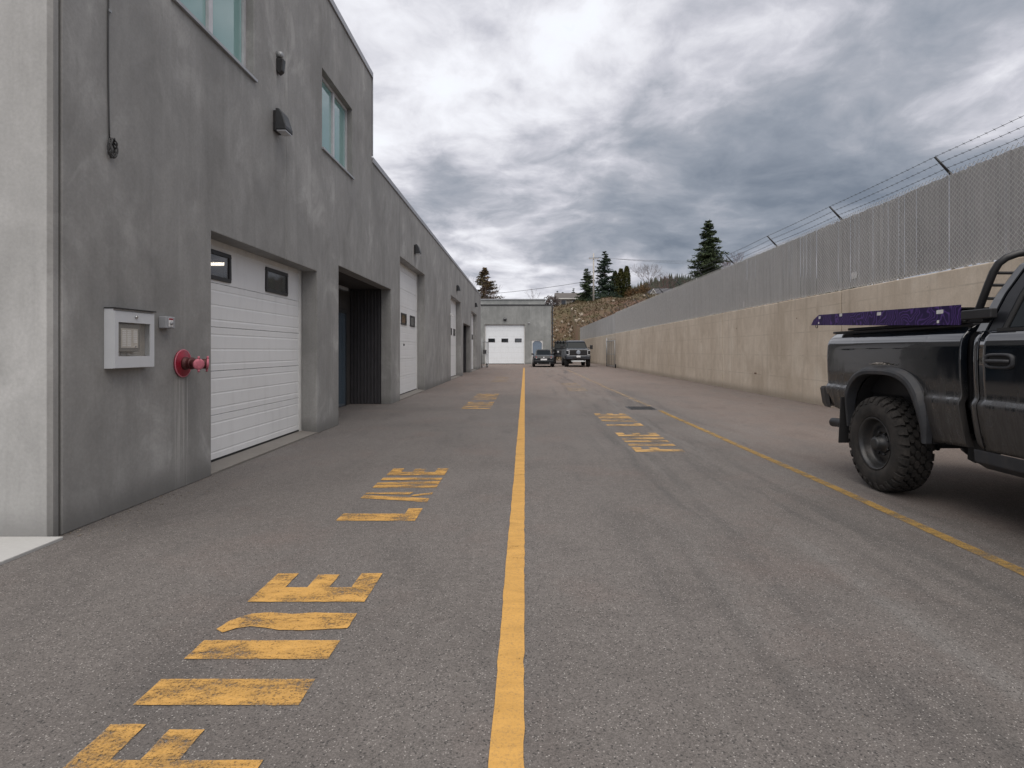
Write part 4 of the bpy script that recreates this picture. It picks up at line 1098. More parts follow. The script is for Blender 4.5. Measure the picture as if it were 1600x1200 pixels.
for side in (1, -1):
    side_skin(-.98, 1.06, bed_low, 1.555, side, rear_in, 90, 34, .05, edge).build('bed_side', M['dirty_black_paint'], T_)
    # rail top, inner wall of the bed
    MB().box(min(side * .80, side * .905), max(side * .80, side * .905), -.96, 1.05, 1.54, 1.565).build('bed_rail', M['black_plastic'], T_, bevel=.008)
    MB().box(min(side * .80, side * .83), max(side * .80, side * .83), -.95, 1.04, .92, 1.5395).build('bed_inner_wall', M['black_plastic'], T_)
    # wheel house liner
    rr = [[(side * xx, AC + (AW + .02) * math.cos(t), AZ + (AH + .03) * abs(math.sin(t)) ** .8) for xx in (.955, .60)] for t in np.linspace(0, math.pi, 24)]
    MB().grid(rr).build('wheel_liner', M['black_rubber'], T_)
    # fender flare
    rings = []
    sg = lambda q, e: math.copysign(abs(q) ** e, q)
    for t in np.linspace(0.0, 1.0, 44):
        th = math.pi * t; c_, s_ = math.cos(th), math.sin(th); wd = .35 + .65 * min(1, s_ * 1.6 + .0)
        inn = (AC + (AW - .012) * sg(c_, .625), AZ + (AH - .012) * sg(s_, .77)); out = (AC + (AW + .070 * wd) * sg(c_, .625), AZ + (AH + .066) * sg(s_, .77))
        k_ = .35 + .65 * min(1, s_ * 2.2); L3 = lambda f: (inn[0] + (out[0] - inn[0]) * f, inn[1] + (out[1] - inn[1]) * f)
        rings.append([(side * (HW - .05), *inn), (side * (HW + .058 * k_), *L3(.02)), (side * (HW + .060 * k_), *L3(.45)), (side * (HW + .050 * k_), *L3(.70)), (side * (HW + .008 * k_), *L3(1)), (side * (HW - .05), *L3(1))])
    MB().loft(rings, smooth=False).build('fender_flare', M['flare_plastic'], T_, bevel=.006)
    # mud flap
    MB().prism([(side * (HW + .05), -.50, .86), (side * (HW + .05), -.545, .37), (side * .70, -.545, .37), (side * .70, -.50, .86)], (0, -.016, 0)).build('mud_flap', M['black_rubber'], T_)
    # cab: corner panel, door, sill, front fender
    cab_low = lambda y: float(np.interp(y, [1.10, 1.25, 1.6], [.68, .585, .56]))
    def corner_in(y): return .05 * max(0, (1.21 - y) / .10) ** 2
    side_skin(1.105, 1.225, cab_low, 1.50, side, corner_in, 10, 30).build('cab_corner', M['dirty_black_paint'], T_)
    door = side_skin(1.237, 2.60, lambda y: .60, 1.50, side, ny=24, nz=34).build('door', M['dirty_black_paint'], T_)
    hy, hz = 1.42, 1.275
    xx = HW - .002
    hp = []
    for t in np.linspace(0, 2 * math.pi, 33)[:-1]:
        hp.append((math.copysign(abs(math.cos(t)) ** .55, math.cos(t)), math.copysign(abs(math.sin(t)) ** .55, math.sin(t))))
    b = MB(); rg = []
    for (k, xo) in ((1.0, -.01), (.99, .012), (.90, .020), (.74, .018), (.70, -.004)):
        rg.append([(side * (xx + xo), hy + .125 * (1 - (1 - k) * .6) * u, hz + .058 * (1 - (1 - k) * 1.3) * v) for u, v in hp])
    b.loft(rg, smooth=True, caps=False).build('handle_bezel', M['flare_plastic'], door)
    MB().prism([(side * (xx + .002), hy + .09 * u, hz + .04 * v) for u, v in hp], (side * .003, 0, 0)).build('handle_cup', M['black_rubber'], door)
    MB().tube([(side * (xx + .012), hy - .10, hz), (side * (xx + .024), hy - .05, hz), (side * (xx + .026), hy + .05, hz), (side * (xx + .012), hy + .10, hz)], .013, 8).build('handle_grip', M['flare_plastic'], door)
    side_skin(2.61, 3.10, lambda y: .60, 1.48, side, ny=10, nz=30).build('cowl_panel', M['dirty_black_paint'], T_)
    FA = lambda y: max(.60, arch(y, 3.68, .57))
    side_skin(3.11, 4.52, FA, 1.36, side, lambda y: .10 * max(0, (y - 4.25) / .27) ** 2, 60, 26, .05, [3.112, 3.12, 4.248, 4.24]).build('front_fender', M['dirty_black_paint'], T_)
    MB().prism([(side * (HW - .09), 1.12, .575), (side * (HW - .05), 1.12, .60), (side * (HW - .06), 1.12, .50), (side * (HW - .16), 1.12, .44)], (0, 1.98, 0)).build('rocker', M['flare_plastic'], T_, bevel=.01)
# inner body, so that no gap shows through
MB().box(-.93, .93, 1.13, 3.09, .66, 1.46).build('cab_core', M['black_rubber'], T_)
MB().box(-.79, .79, -.94, 1.03, .86, .92).build('bed_floor', M['black_plastic'], T_)
MB().box(-.93, .93, 1.03, 1.055, .90, 1.535).build('bed_bulkhead', M['black_plastic'], T_)
MB().box(-.90, .90, 3.10, 4.42, .70, 1.30).build('engine_bay', M['black_rubber'], T_)
tg = MB().box(-.86, .86, -1.0, -.955, .93, 1.545).build('tailgate', M['dirty_black_paint'], T_, bevel=.015)
MB().box(-.14, .14, -1.012, -1.001, 1.33, 1.41).build('tailgate_handle', M['black_plastic'], tg)
for s in (1, -1):
    MB().prism([(s * .865, -.992, 1.02), (s * .925, -.992, 1.02), (s * .925, -.992, 1.46), (s * .865, -.992, 1.46)], (0, .05, 0)).build('tail_lamp', M['tail_red'], T_)
# rear bumper, wrapping the corners
cs = [(0, .72), (.0, .935), (.05, .945), (.09, .92), (.09, .76), (.05, .72)]
rings = []
for x, yb in ((-1.02, -.90), (-1.0, -1.02), (-.93, -1.10), (-.5, -1.13), (.5, -1.13), (.93, -1.10), (1.0, -1.02), (1.02, -.90)):
    rings.append([(x, yb - d + .05, z) for d, z in cs])
rings = [[(x, y + (.94 - z) * .30, z) for x, y, z in r_] for r_ in rings]
MB().loft(rings, smooth=False).build('rear_bumper', M['black_plastic'], T_, bevel=.012)
MB().box(-.06, .06, -1.20, -1.0, .60, .70).build('hitch', M['dark_steel'], T_)
MB().lathe((.86, -.55, .56), (.12, -1, -.05), [(0, .045), (.40, .05), (.40, .042), (.1, .04)], 20).build('tailpipe', M['dark_steel'], T_)
for s in (1, -1):
    MB().box(s * .45 - .04, s * .45 + .04, -.95, 4.3, .56, .72).build('frame_rail', M['black_rubber'], T_)
    MB().prism([(s * .62, -.75, .60), (s * .62, .0, .50), (s * .62, .78, .62), (s * .62, .78, .66), (s * .62, .0, .56), (s * .62, -.75, .66)], (s * .07, 0, 0)).build('leaf_spring', M['dark_steel'], T_)
    MB().prism([(s * .60, .72, .44), (s * .60, .80, .42), (s * .60, .90, .50), (s * .60, .88, .62), (s * .60, .74, .62)], (s * .10, 0, 0)).build('spring_hanger', M['dark_steel'], T_, bevel=.01)
    MB().tube([(s * .5, .1, .42), (s * .55, .35, .85)], .03, 8).build('shock_absorber', M['dark_steel'], T_)
MB().tube([(-.85, 0, .455), (.85, 0, .455)], .05, 12).build('rear_axle', M['dark_steel'], T_)
MB().lathe((0, 0, .455), (0, 1, 0), [(-.16, .04), (-.12, .13), (0, .17), (.12, .13), (.16, .04)], 16).build('differential', M['dark_steel'], T_)
MB().tube([(-.85, 3.68, .455), (.85, 3.68, .455)], .05, 12).build('front_axle', M['dark_steel'], T_)
# greenhouse
bel = dict(y0=1.105, y1=3.30, x=.945, z=1.495); rf = dict(y0=1.36, y1=2.45, x=.705, z=2.04)
def cabring(t, x_in=0.0, dy=0.0):
    """outline of the cab at height fraction t, rounded corners; local"""
    x = np.interp(t, [0, .45, .85, 1], [.940, .860, .775, .715]) - x_in; y0 = np.interp(t, [0, .5, .85, 1], [1.115, 1.20, 1.30, 1.38]) + dy; y1 = np.interp(t, [0, 1], [3.28, 2.36]) - dy
    z = 1.49 + (2.06 - 1.49) * t; r = .09; pts = []
    for cx, cy, a0 in ((x - r, y0 + r, -90), (x - r, y1 - r, 0), (-x + r, y1 - r, 90), (-x + r, y0 + r, 180)):
        for k in range(5):
            a = R(a0 + 22.5 * k); pts.append((cx + r * math.cos(a), cy + r * math.sin(a), z))
    return pts
MB().loft([cabring(t, .03, .03) for t in (0, .25, .5, .75, .93)], smooth=True).build('cab_interior', M['black_rubber'], T_)
rings = [cabring(.90), cabring(.95, -.002), cabring(1.0)]
top = [(p[0] * .88, (p[1] - 1.9) * .88 + 1.9, p[2] + .035) for p in cabring(1.0)]; top2 = [(p[0] * .5, (p[1] - 1.9) * .5 + 1.9, 2.12) for p in cabring(1.0)]
MB().loft(rings + [top, top2], smooth=True).build('roof', M['dirty_black_paint'], T_)
def on_side(y, t, side, off=0.0):
    x = float(np.interp(t, [0, .45, .85, 1], [.940, .860, .775, .715])) + off
    return (side * x, y, 1.49 + .57 * t)
for side in (1, -1):
    # rear pillar (curved), window frame and glass
    def strip_(ya, yb, off, thick, name, m, n=14, t0=0, t1=.93):
        rings = []
        for t in np.linspace(t0, t1, n):
            a, b_ = ya(t), yb(t)
            rings.append([on_side(a, t, side, off), on_side(b_, t, side, off), on_side(b_, t, side, off - thick), on_side(a, t, side, off - thick)])
        return MB().loft(rings, smooth=False).build(name, m, T_, bevel=.008)
    back = lambda t: float(np.interp(t, [0, .5, .85, 1], [1.135, 1.22, 1.32, 1.42]))
    strip_(lambda t: back(t) - .01, lambda t: back(t) + .085 - .02 * t, .012, .07, 'rear_pillar', M['dirty_black_paint'])
    strip_(lambda t: back(t) + .095 - .02 * t, lambda t: back(t) + .215 - .03 * t, .006, .05, 'quarter_panel', M['black_paint'])
    strip_(lambda t: back(t) + .225 - .03 * t, lambda t: back(t) + .262 - .03 * t, .016, .05, 'window_seal', M['black_rubber'])
    front = lambda t: 3.02 - .62 * t
    strip_(lambda t: back(t) + .262 - .03 * t, front, .003, .02, 'side_glass', M['car_glass'], t0=.04)
    strip_(front, lambda t: front(t) + .12, .012, .06, 'front_pillar', M['dirty_black_paint'])
    MB().box(min(side * .95, side * .962), max(side * .95, side * .962), 1.335, 2.6, 1.492, 1.515).build('belt_seal', M['black_rubber'], T_)
    MB().prism([(side * .98, 2.75, 1.52), (side * 1.24, 2.72, 1.50), (side * 1.26, 2.72, 1.80), (side * 1.02, 2.74, 1.80)], (0, .10, 0)).build('mirror', M['black_plastic'], T_, bevel=.02)
MB().prism([(-.80, 3.22, 1.50), (.80, 3.22, 1.50), (.64, 2.44, 2.03), (-.64, 2.44, 2.03)], (0, .015, .02)).build('windscreen', M['car_glass'], T_)
rings = []
for y, z in ((3.20, 1.47), (3.5, 1.46), (4.0, 1.42), (4.35, 1.36), (4.48, 1.28), (4.5, 1.15)):
    rings.append([(-.95, y, z - .10), (-.80, y, z - .01), (-.40, y, z + .03), (.40, y, z + .03), (.80, y, z - .01), (.95, y, z - .10), (.90, y, z - .16), (-.90, y, z - .16)])
MB().loft(rings, smooth=True).build('bonnet', M['dirty_black_paint'], T_)
MB().box(-.62, .62, 4.505, 4.56, .92, 1.26).build('grille', M['black_plastic'], T_, bevel=.02)
for s in (1, -1):
    MB().box(min(s * .64, s * .94), max(s * .64, s * .94), 4.44, 4.53, .98, 1.24).build('headlight', M['lens'], T_, bevel=.03)
MB().loft([[(x, y + d, z) for d, z in ((0, .60), (0, .84), (.08, .86), (.14, .80), (.14, .66), (.08, .60))] for x, y in ((-1.02, 4.35), (-.96, 4.50), (-.5, 4.58), (.5, 4.58), (.96, 4.50), (1.02, 4.35))]).build('front_bumper', M['black_plastic'], T_, bevel=.015)
# headache rack behind the cab
for s in (1, -1):
    pts = [(s * .80, .93, 1.60), (s * .805, .99, 1.70), (s * .80, 1.06, 1.86), (s * .79, 1.10, 1.96), (s * .775, 1.13, 2.02), (s * .74, 1.16, 2.06), (s * .68, 1.19, 2.085), (s * .60, 1.20, 2.095)]
    MB().tube(pts, .028, 14).build('rack_tube', M['black_plastic'], T_)
    MB().box(min(s * .72, s * .91), max(s * .72, s * .91), .80, 1.02, 1.5655, 1.62).build('rack_foot', M['black_plastic'], T_, bevel=.012)
    MB().box(min(s * .86, s * .90), max(s * .86, s * .90), .72, .79, 1.5655, 1.64).build('rack_clamp', M['flare_plastic'], T_, bevel=.008)
MB().tube([(-.60, 1.20, 2.095), (.60, 1.20, 2.095)], .028, 14).build('rack_tube', M['black_plastic'], T_)
for z, y in ((1.66, .985), (1.76, 1.03), (1.86, 1.07), (1.95, 1.105)):
    MB().tube([(-.79, y, z), (.79, y, z)], .012, 8).build('rack_bar', M['black_plastic'], T_)
# black tonneau under the purple rail
MB().box(-.93, .93, -.62, .98, 1.567, 1.592).build('bed_cover', M['black_rubber'], T_, bevel=.006)

# wheels
def make_wheel(side):
    w_ = bpy.data.objects.new('wheel', None); COL.objects.link(w_); w_.parent = T_; w_.empty_display_size = .1
    s = side
    tp = [(-.130, .240), (-.150, .27), (-.158, .325), (-.150, .380), (-.130, .415), (-.10, .424), (0, .428), (.10, .424), (.130, .415), (.150, .380), (.158, .325), (.150, .27), (.130, .240)]
    MB().lathe((0, 0, 0), (s, 0, 0), tp, 72, closed=True).build('tyre', M['dusty_tyre'], w_)
    # tread: staggered blocks and shoulder lugs
    b = MB(); nb = 30
    for row, xo in enumerate((-.072, -.024, .024, .072)):
        for k in range(nb):
            a0 = 2 * math.pi * (k + (.5 if row % 2 else 0)) / nb; da = math.pi / nb * .74
            poly = [(-.0205, -.55), (-.009, -1.0), (.012, -.92), (.0205, -.25), (.019, .6), (.007, 1.0), (-.012, .9), (-.0205, .3)]
            lo = []; hi = []
            for dx, t in poly:
                a = a0 + da * t
                for L_, r in ((lo, .424), (hi, .4525)): L_.append(((xo + dx) * s, r * math.cos(a), r * math.sin(a)))
            b.loft([lo, hi])
    for sd_ in (-1, 1):
        for k in range(nb):
            a0 = 2 * math.pi * (k + .25 * sd_) / nb; da = math.pi / nb * .78; long_ = k % 2
            pr = [(.098, .4525), (.126, .444), (.144, .421), (.155 if long_ else .151, .382 if long_ else .400)]
            rr = []
            for q_, (xo, r) in enumerate(pr):
                f = 1 - .12 * q_
                rr.append([(sd_ * xo * s, r * math.cos(a0 - da * f), r * math.sin(a0 - da * f)), (sd_ * xo * s, r * math.cos(a0 + da * f), r * math.sin(a0 + da * f)),
                           (sd_ * (xo - .02) * s, (r - .022) * math.cos(a0 + da * f), (r - .022) * math.sin(a0 + da * f)), (sd_ * (xo - .02) * s, (r - .022) * math.cos(a0 - da * f), (r - .022) * math.sin(a0 - da * f))])
            b.loft(rr)
    b.build('tread', M['dusty_tyre'], w_)['kind'] = 'stuff'
    rp = [(.130, .241), (.142, .254), (.147, .250), (.138, .236), (.10, .222), (.05, .214), (.035, .198), (.045, .155), (.055, .120), (.050, .095)]
    rm = MB().lathe((0, 0, 0), (s, 0, 0), rp + [(-.10, .09), (-.12, .20), (-.130, .239)], 56, closed=True).build('rim', M['steel_rim'], w_)
    MB().lathe((0, 0, 0), (s, 0, 0), [(.02, .092), (.054, .092), (.060, .086), (.062, .064), (.128, .060), (.142, .052), (.146, .030), (.146, 0)], 28).build('hub', M['steel_rim'], w_)
    b = MB()
    for k in range(8):
        a = 2 * math.pi * k / 8 + .2
        c = Vector((.0355 * s, .163 * math.cos(a), .163 * math.sin(a))); t = Vector((0, -math.sin(a), math.cos(a))); r_ = Vector((0, math.cos(a), math.sin(a)))
        ring = [c + t * (.030 * math.cos(q_)) + r_ * (.017 * math.sin(q_)) + Vector((s * (.0035 + .0095 * 0), 0, 0)) + Vector((s * .010 * (1 - (.163 + .017 * math.sin(q_) - .15) / .035), 0, 0)) for q_ in np.linspace(0, 2 * math.pi, 15)[:-1]]
        h = MB().add(ring, [tuple(range(14))]).build('rim_hole', M['black_rubber'], w_, fix=False)
    for k in range(8):
        a = 2 * math.pi * k / 8
        MB().lathe((.055 * s, .107 * math.cos(a), .107 * math.sin(a)), (s, 0, 0), [(0, .011), (.022, .010), (.024, 0)], 6).build('lug_nut', M['dark_steel'], w_)
    return w_
wr = make_wheel(1); wr.location = (1.05 - .158, 0, .4545); wr.rotation_euler = (.35, 0, 0)
wf = tree_copy(wr, T_); wf.location = (1.05 - .158, 3.68, .4545)
wl = make_wheel(-1); wl.location = (-1.05 + .158, 0, .4545)
wl2 = tree_copy(wl, T_); wl2.location = (-1.05 + .158, 3.68, .4545)
# dried mud on top of the flare
vs = []; fs = []
for i in range(160):
    t = rng.normal(0, .055); c = (HW + .02 + rng.uniform(-.025, .025), .10 + t * 1.2, AZ + AH + .085 + rng.uniform(0, .016) * math.exp(-(t / .06) ** 2)); r = rng.uniform(.005, .012); o = len(vs)
    pts = rng.normal(0, 1, (4, 3)); pts = pts / np.linalg.norm(pts, axis=1)[:, None] * r + c
    vs += [tuple(p) for p in pts]; fs += [(o, o+1, o+2), (o, o+2, o+3), (o, o+3, o+1), (o+1, o+3, o+2)]
tag(npmesh('mud_clods', vs, fs, M['sill_concrete'], T_), kind='stuff')

# purple rail lying along the bed
PLc = (3.44, 5.6, 1.6)
o = root('ramp_rail', PLc, 'purple swirl-patterned metal rail with cut-outs lying on top of the truck bed', 'rail')
pa = lambda Y, f: np.interp(Y, [4.44, 6.75], [1.553, 1.655]) + f * np.interp(Y, [4.44, 6.75], [.160, .118])
Xp = 3.435
outer = [(4.44, 0), (6.76, 0), (6.70, .55), (6.58, 1.0), (4.44, 1.0)]
slots = [(4.66, .70, .075), (5.46, .78, .062), (6.12, .86, .05), (6.56, .74, .04), (4.68, .18, .025), (6.58, .22, .022)]
MB().prism([(Xp, Y, pa(Y, f)) for Y, f in outer], (.006, 0, 0)).build('side_plate', M['purple_swirl'], o, off=PLc)
MB().prism([(Xp + .0062, Y, pa(Y, f) - .012) for Y, f in ((4.60, 1), (6.58, 1), (6.58, .93), (4.60, .93))], (.45, 0, 0)).build('deck', M['black_plastic'], o, off=PLc)
MB().prism([(Xp + .4565, max(Y, 4.6), pa(Y, f)) for Y, f in outer], (.006, 0, 0)).build('side_plate', M['purple_swirl'], o, off=PLc)
for Y, f, wd in slots:
    z = pa(Y, f); k = wd / 2; hh = .016 if wd > .03 else .012
    MB().prism([(Xp - .0005, Y - k, z - hh * .6), (Xp - .0005, Y - k * .8, z - hh), (Xp - .0005, Y + k, z - hh), (Xp - .0005, Y + k, z + hh * .7), (Xp - .0005, Y + k * .8, z + hh), (Xp - .0005, Y - k, z + hh)], (-.002, 0, 0)).build('slot', M['slat_pale'], o, off=PLc)
MB().tube([(Xp - .004, 6.62 + .022 * math.cos(t), pa(6.62, 0) - .012 + .02 * math.sin(t)) for t in np.linspace(0, 2 * math.pi, 13)], .004, 5, False).build('ring', M['dark_steel'], o, off=PLc)
MB().box(Xp - .004, Xp + .05, 4.15, 4.435, 1.5925, 1.665).build('lock_block', M['black_plastic'], o, off=PLc, bevel=.008)

# ================================================================== FAR VEHICLES
def simple_wheel(parent, c, r, wd, rim='steel_galv'):
    w_ = MB().lathe(c, (1, 0, 0), [(-wd/2, r*.6), (-wd/2, r*.93), (-wd*.35, r), (wd*.35, r), (wd/2, r*.93), (wd/2, r*.6)], 28).build('wheel', M['black_rubber'], parent)
    s = 1 if c[0] > 0 else -1
    MB().lathe((c[0] + s * wd * .42, c[1], c[2]), (s, 0, 0), [(0, r*.62), (.012, r*.62), (-.0, r*.5), (-.02, r*.2), (.01, r*.16), (.012, 0)], 24).build('rim', M[rim], w_)
    return w_
def ringx(y, pts, ):
    """half outline (x>=0, from bottom centre to top centre) mirrored"""
    r_ = [(x, y, z) for x, z in pts]; l_ = [(-x, y, z) for x, z in pts[::-1]]
    return r_ + l_
# dark sedan seen from behind (local y forward, rear bumper at y=0)
Sd = root('sedan', (1.56, 46.2, 0), 'small dark sedan parked with its rear to the lane before the man door', 'car')
def sec(y, hw, zl, zb, zt, top):
    return ringx(y, [(hw * .80, zl), (hw * .97, zl + .10), (hw, (zl + zb) / 2 + .05), (hw * .985, zb - .06), (hw * .93, zb), (top, zt)])
MB().loft([sec(.0, .80, .38, .72, .74, .5), sec(.06, .87, .26, .88, .93, .6), sec(.35, .90, .22, .96, 1.0, .62), sec(.9, .905, .2, .97, 1.0, .6), sec(2.6, .905, .2, .95, .97, .6), sec(3.3, .90, .2, .93, .97, .6), sec(4.2, .88, .22, .80, .84, .6), sec(4.5, .80, .28, .70, .73, .5), sec(4.6, .70, .34, .60, .62, .4)], smooth=False).build('body', M['sedan_paint'], Sd, bevel=.03)
def cs2(y, hb, zb, ht, zt): return ringx(y, [(hb, zb), (hb - .03, zb + (zt - zb) * .3), (ht + .03, zt - .08), (ht - .06, zt)])
MB().loft([cs2(.62, .66, .94, .60, .99), cs2(1.25, .70, .94, .55, 1.38), cs2(1.9, .70, .94, .56, 1.45), cs2(2.5, .70, .94, .56, 1.43), cs2(3.35, .72, .92, .66, .97)], smooth=False).build('cabin', M['car_glass'], Sd, bevel=.03)
MB().loft([cs2(1.22, .56, 1.365, .54, 1.395), cs2(1.9, .57, 1.40, .56, 1.47), cs2(2.5, .57, 1.38, .55, 1.445)], smooth=False).build('roof', M['sedan_paint'], Sd, bevel=.015)
for s in (1, -1):
    MB().prism([(s * .56, -.012, .76), (s * .86, .07, .74), (s * .885, .16, .86), (s * .60, .03, .90)], (0, .06, 0)).build('tail_lamp', M['tail_red'], Sd, bevel=.012)
    MB().prism([(s * .56, -.016, .70), (s * .84, .05, .69), (s * .85, .055, .735), (s * .56, -.016, .755)], (0, .05, 0)).build('reversing_lamp', M['lens'], Sd)
    MB().prism([(s * .72, 3.0, .98), (s * .98, 3.0, 1.0), (s * .98, 3.0, 1.12), (s * .80, 3.0, 1.12)], (0, .10, 0)).build('mirror', M['sedan_paint'], Sd, bevel=.02)
    MB().lathe((s * .5, .05, .30), (0, -1, 0), [(0, .04), (.08, .045), (.08, .035), (.0, .035)], 14).build('exhaust_tip', M['chrome'], Sd)
    for y in (.85, 3.65): simple_wheel(Sd, (s * .80, y, .32), .32, .21)
MB().box(-.26, .26, -.03, -.005, .57, .70).build('licence_plate', M['plate_white'], Sd)
MB().lathe((0, -.002, .80), (0, -1, .2), [(0, .05), (.012, .05), (.014, 0)], 16).build('emblem', M['plate_white'], Sd)
MB().loft([[(x, y, .36), (x, y - .03, .42), (x, y - .03, .55), (x, y + .06, .58), (x, y + .08, .36)] for x, y in ((-.86, .16), (-.78, .02), (0, -.03), (.78, .02), (.86, .16))]).build('bumper', M['sedan_paint'], Sd, bevel=.015)
MB().box(-.60, .60, .02, .08, .24, .36).build('diffuser', M['black_plastic'], Sd)

# grey pickup seen from the front (local y forward -> rz = pi)
G = root('pickup_truck', (4.42, 46.4, 0), 'large grey pickup facing the camera at the end of the lane', 'pickup', rz=math.pi)
# local y: front bumper at 0, going back is negative
def gs(y, hw, zl, zs, zt, top): return ringx(y, [(hw * .9, zl), (hw, zl + .10), (hw, zs - .1), (hw * .97, zs), (top, zt)])
MB().loft([gs(-.16, .94, .72, 1.36, 1.42, .80), gs(-.24, 1.00, .68, 1.42, 1.50, .84), gs(-.9, 1.01, .66, 1.45, 1.55, .84), gs(-1.55, 1.01, .62, 1.47, 1.57, .86), gs(-3.9, 1.01, .60, 1.47, 1.52, .9), gs(-4.0, 1.01, .62, 1.47, 1.49, .9), gs(-6.1, 1.01, .68, 1.47, 1.49, .9)], smooth=False).build('body', M['grey_paint'], G, bevel=.03)
def gc_(y, hb, zb, ht, zt): return ringx(y, [(hb, zb), (hb - .03, zb + (zt - zb) * .3), (ht + .03, zt - .10), (ht - .07, zt)])
MB().loft([gc_(-1.45, .93, 1.48, .90, 1.56), gc_(-2.15, .93, 1.48, .74, 2.17), gc_(-3.0, .94, 1.48, .75, 2.22), gc_(-3.85, .93, 1.48, .74, 2.17), gc_(-4.0, .92, 1.48, .80, 1.56)], smooth=False).build('cabin', M['car_glass'], G, bevel=.03)
MB().loft([gc_(-2.02, .76, 2.06, .72, 2.16), gc_(-2.3, .79, 2.06, .76, 2.215), gc_(-3.0, .80, 2.08, .77, 2.255), gc_(-3.9, .78, 2.06, .74, 2.20)], smooth=False).build('roof', M['grey_paint'], G, bevel=.02)
gr = MB().prism([(-.70, -.15, .98), (.70, -.15, .98), (.74, -.15, 1.34), (.66, -.15, 1.42), (-.66, -.15, 1.42), (-.74, -.15, 1.34)], (0, .075, 0)).build('grille', M['black_plastic'], G, bevel=.02)
for z in (1.10, 1.20, 1.30): MB().box(-.64, .64, -.074, -.05, z - .015, z + .015).build('grille_bar', M['dark_steel'], gr)
MB().lathe((0, -.045, 1.21), (0, 1, 0), [(0, .0), (0, .17), (.012, .17), (.02, .15), (.02, 0)], 24).build('emblem', M['emblem_blue'], gr).scale = (1, 1, 1)
for v_ in gr.children[-1].data.vertices: v_.co.z = 1.21 + (v_.co.z - 1.21) * .42
for s in (1, -1):
    MB().prism([(s * .74, -.13, 1.02), (s * .97, -.20, 1.02), (s * .99, -.22, 1.40), (s * .76, -.13, 1.40)], (0, .05, 0)).build('headlight', M['dark_glass'], G, bevel=.015)
    MB().prism([(s * .745, -.075, 1.35), (s * .97, -.135, 1.35), (s * .985, -.15, 1.405), (s * .75, -.075, 1.405)], (0, .03, 0)).build('running_light', M['lens'], G)
    MB().prism([(s * .745, -.075, 1.00), (s * .97, -.135, 1.00), (s * .975, -.14, 1.05), (s * .745, -.075, 1.05)], (0, .03, 0)).build('running_light', M['lens'], G)
    MB().prism([(s * .735, -.078, 1.05), (s * .79, -.09, 1.05), (s * .79, -.09, 1.35), (s * .735, -.078, 1.35)], (0, .03, 0)).build('running_light', M['lens'], G)
    MB().tube([(s * .95, -1.75, 1.60), (s * 1.18, -1.72, 1.60)], .03, 8).build('mirror_arm', M['black_plastic'], G)
    MB().box(min(s * 1.15, s * 1.38), max(s * 1.15, s * 1.38), -1.78, -1.66, 1.48, 1.84).build('mirror', M['black_plastic'], G, bevel=.03)
    for y in (-1.0, -5.0): simple_wheel(G, (s * .90, y, .44), .44, .30, 'dark_steel')
    MB().box(s * .52 - .05, s * .52 + .05, -.05, .06, .60, .68).build('tow_hook', M['black_plastic'], G)
    MB().prism([(s * 1.0, -.42, .62), (s * 1.06, -.42, .62), (s * 1.06, -.40, .95), (s * 1.0, -.40, .97)], (0, -1.16, 0)).build('fender_lip', M['black_plastic'], G, bevel=.03)
    for yy in (-2.95, -3.9): MB().box(min(s * 1.012, s * 1.03), max(s * 1.012, s * 1.03), yy, yy + .18, 1.30, 1.34).build('door_handle', M['black_plastic'], G)
    MB().prism([(s * .80, -2.95, 1.50), (s * .955, -2.95, 1.50), (s * .79, -2.95, 2.12), (s * .72, -2.95, 2.12)], (0, .09, 0)).build('door_pillar', M['grey_paint'], G)
bp = MB().loft([[(x, y, .64), (x, y + .03, .68), (x, y + .04, .90), (x, y - .02, .97), (x, y - .10, .97), (x, y - .10, .64)] for x, y in ((-1.02, -.30), (-.95, -.10), (-.5, .0), (.5, .0), (.95, -.10), (1.02, -.30))]).build('bumper', M['grey_paint'], G, bevel=.02)
MB().box(-.50, .50, .042, .055, .70, .80).build('bumper_intake', M['black_plastic'], bp)
MB().box(-.16, .16, .056, .07, .80, .955).build('licence_plate', M['plate_white'], bp)
MB().prism([(-.62, -.05, .56), (.62, -.05, .56), (.55, .0, .44), (-.55, .0, .44)], (0, -.03, 0)).build('skid_plate', M['steel_galv'], G)
MB().box(-.8, .8, -5.9, -.3, .5, .66).build('chassis', M['black_rubber'], G)

# dark lifted off-roader behind it
J = root('off_roader', (3.95, 58.0, 0), 'black lifted off-roader mostly hidden behind the grey pickup', 'car', rz=math.pi)
MB().loft([ringx(y, [(hw * .9, .80), (hw, .9), (hw, z - .08), (hw * .95, z)]) for y, hw, z in ((-.1, .72, 1.40), (-.2, .78, 1.46), (-1.5, .86, 1.52), (-4.0, .88, 1.52), (-4.1, .86, 1.5))]).build('body', M['black_paint'], J, bevel=.03)
MB().loft([ringx(y, [(.82, 1.50), (hw, z - .06), (hw - .05, z)]) for y, hw, z in ((-1.50, .80, 1.58), (-1.82, .70, 2.22), (-2.6, .72, 2.27), (-4.0, .70, 2.24))]).build('cabin', M['car_glass'], J, bevel=.03)
MB().loft([ringx(y, [(hw, 2.2), (hw, z), (hw - .1, z + .04)]) for y, hw, z in ((-1.76, .71, 2.24), (-2.6, .745, 2.30), (-4.02, .72, 2.26))]).build('roof', M['black_paint'], J, bevel=.02)
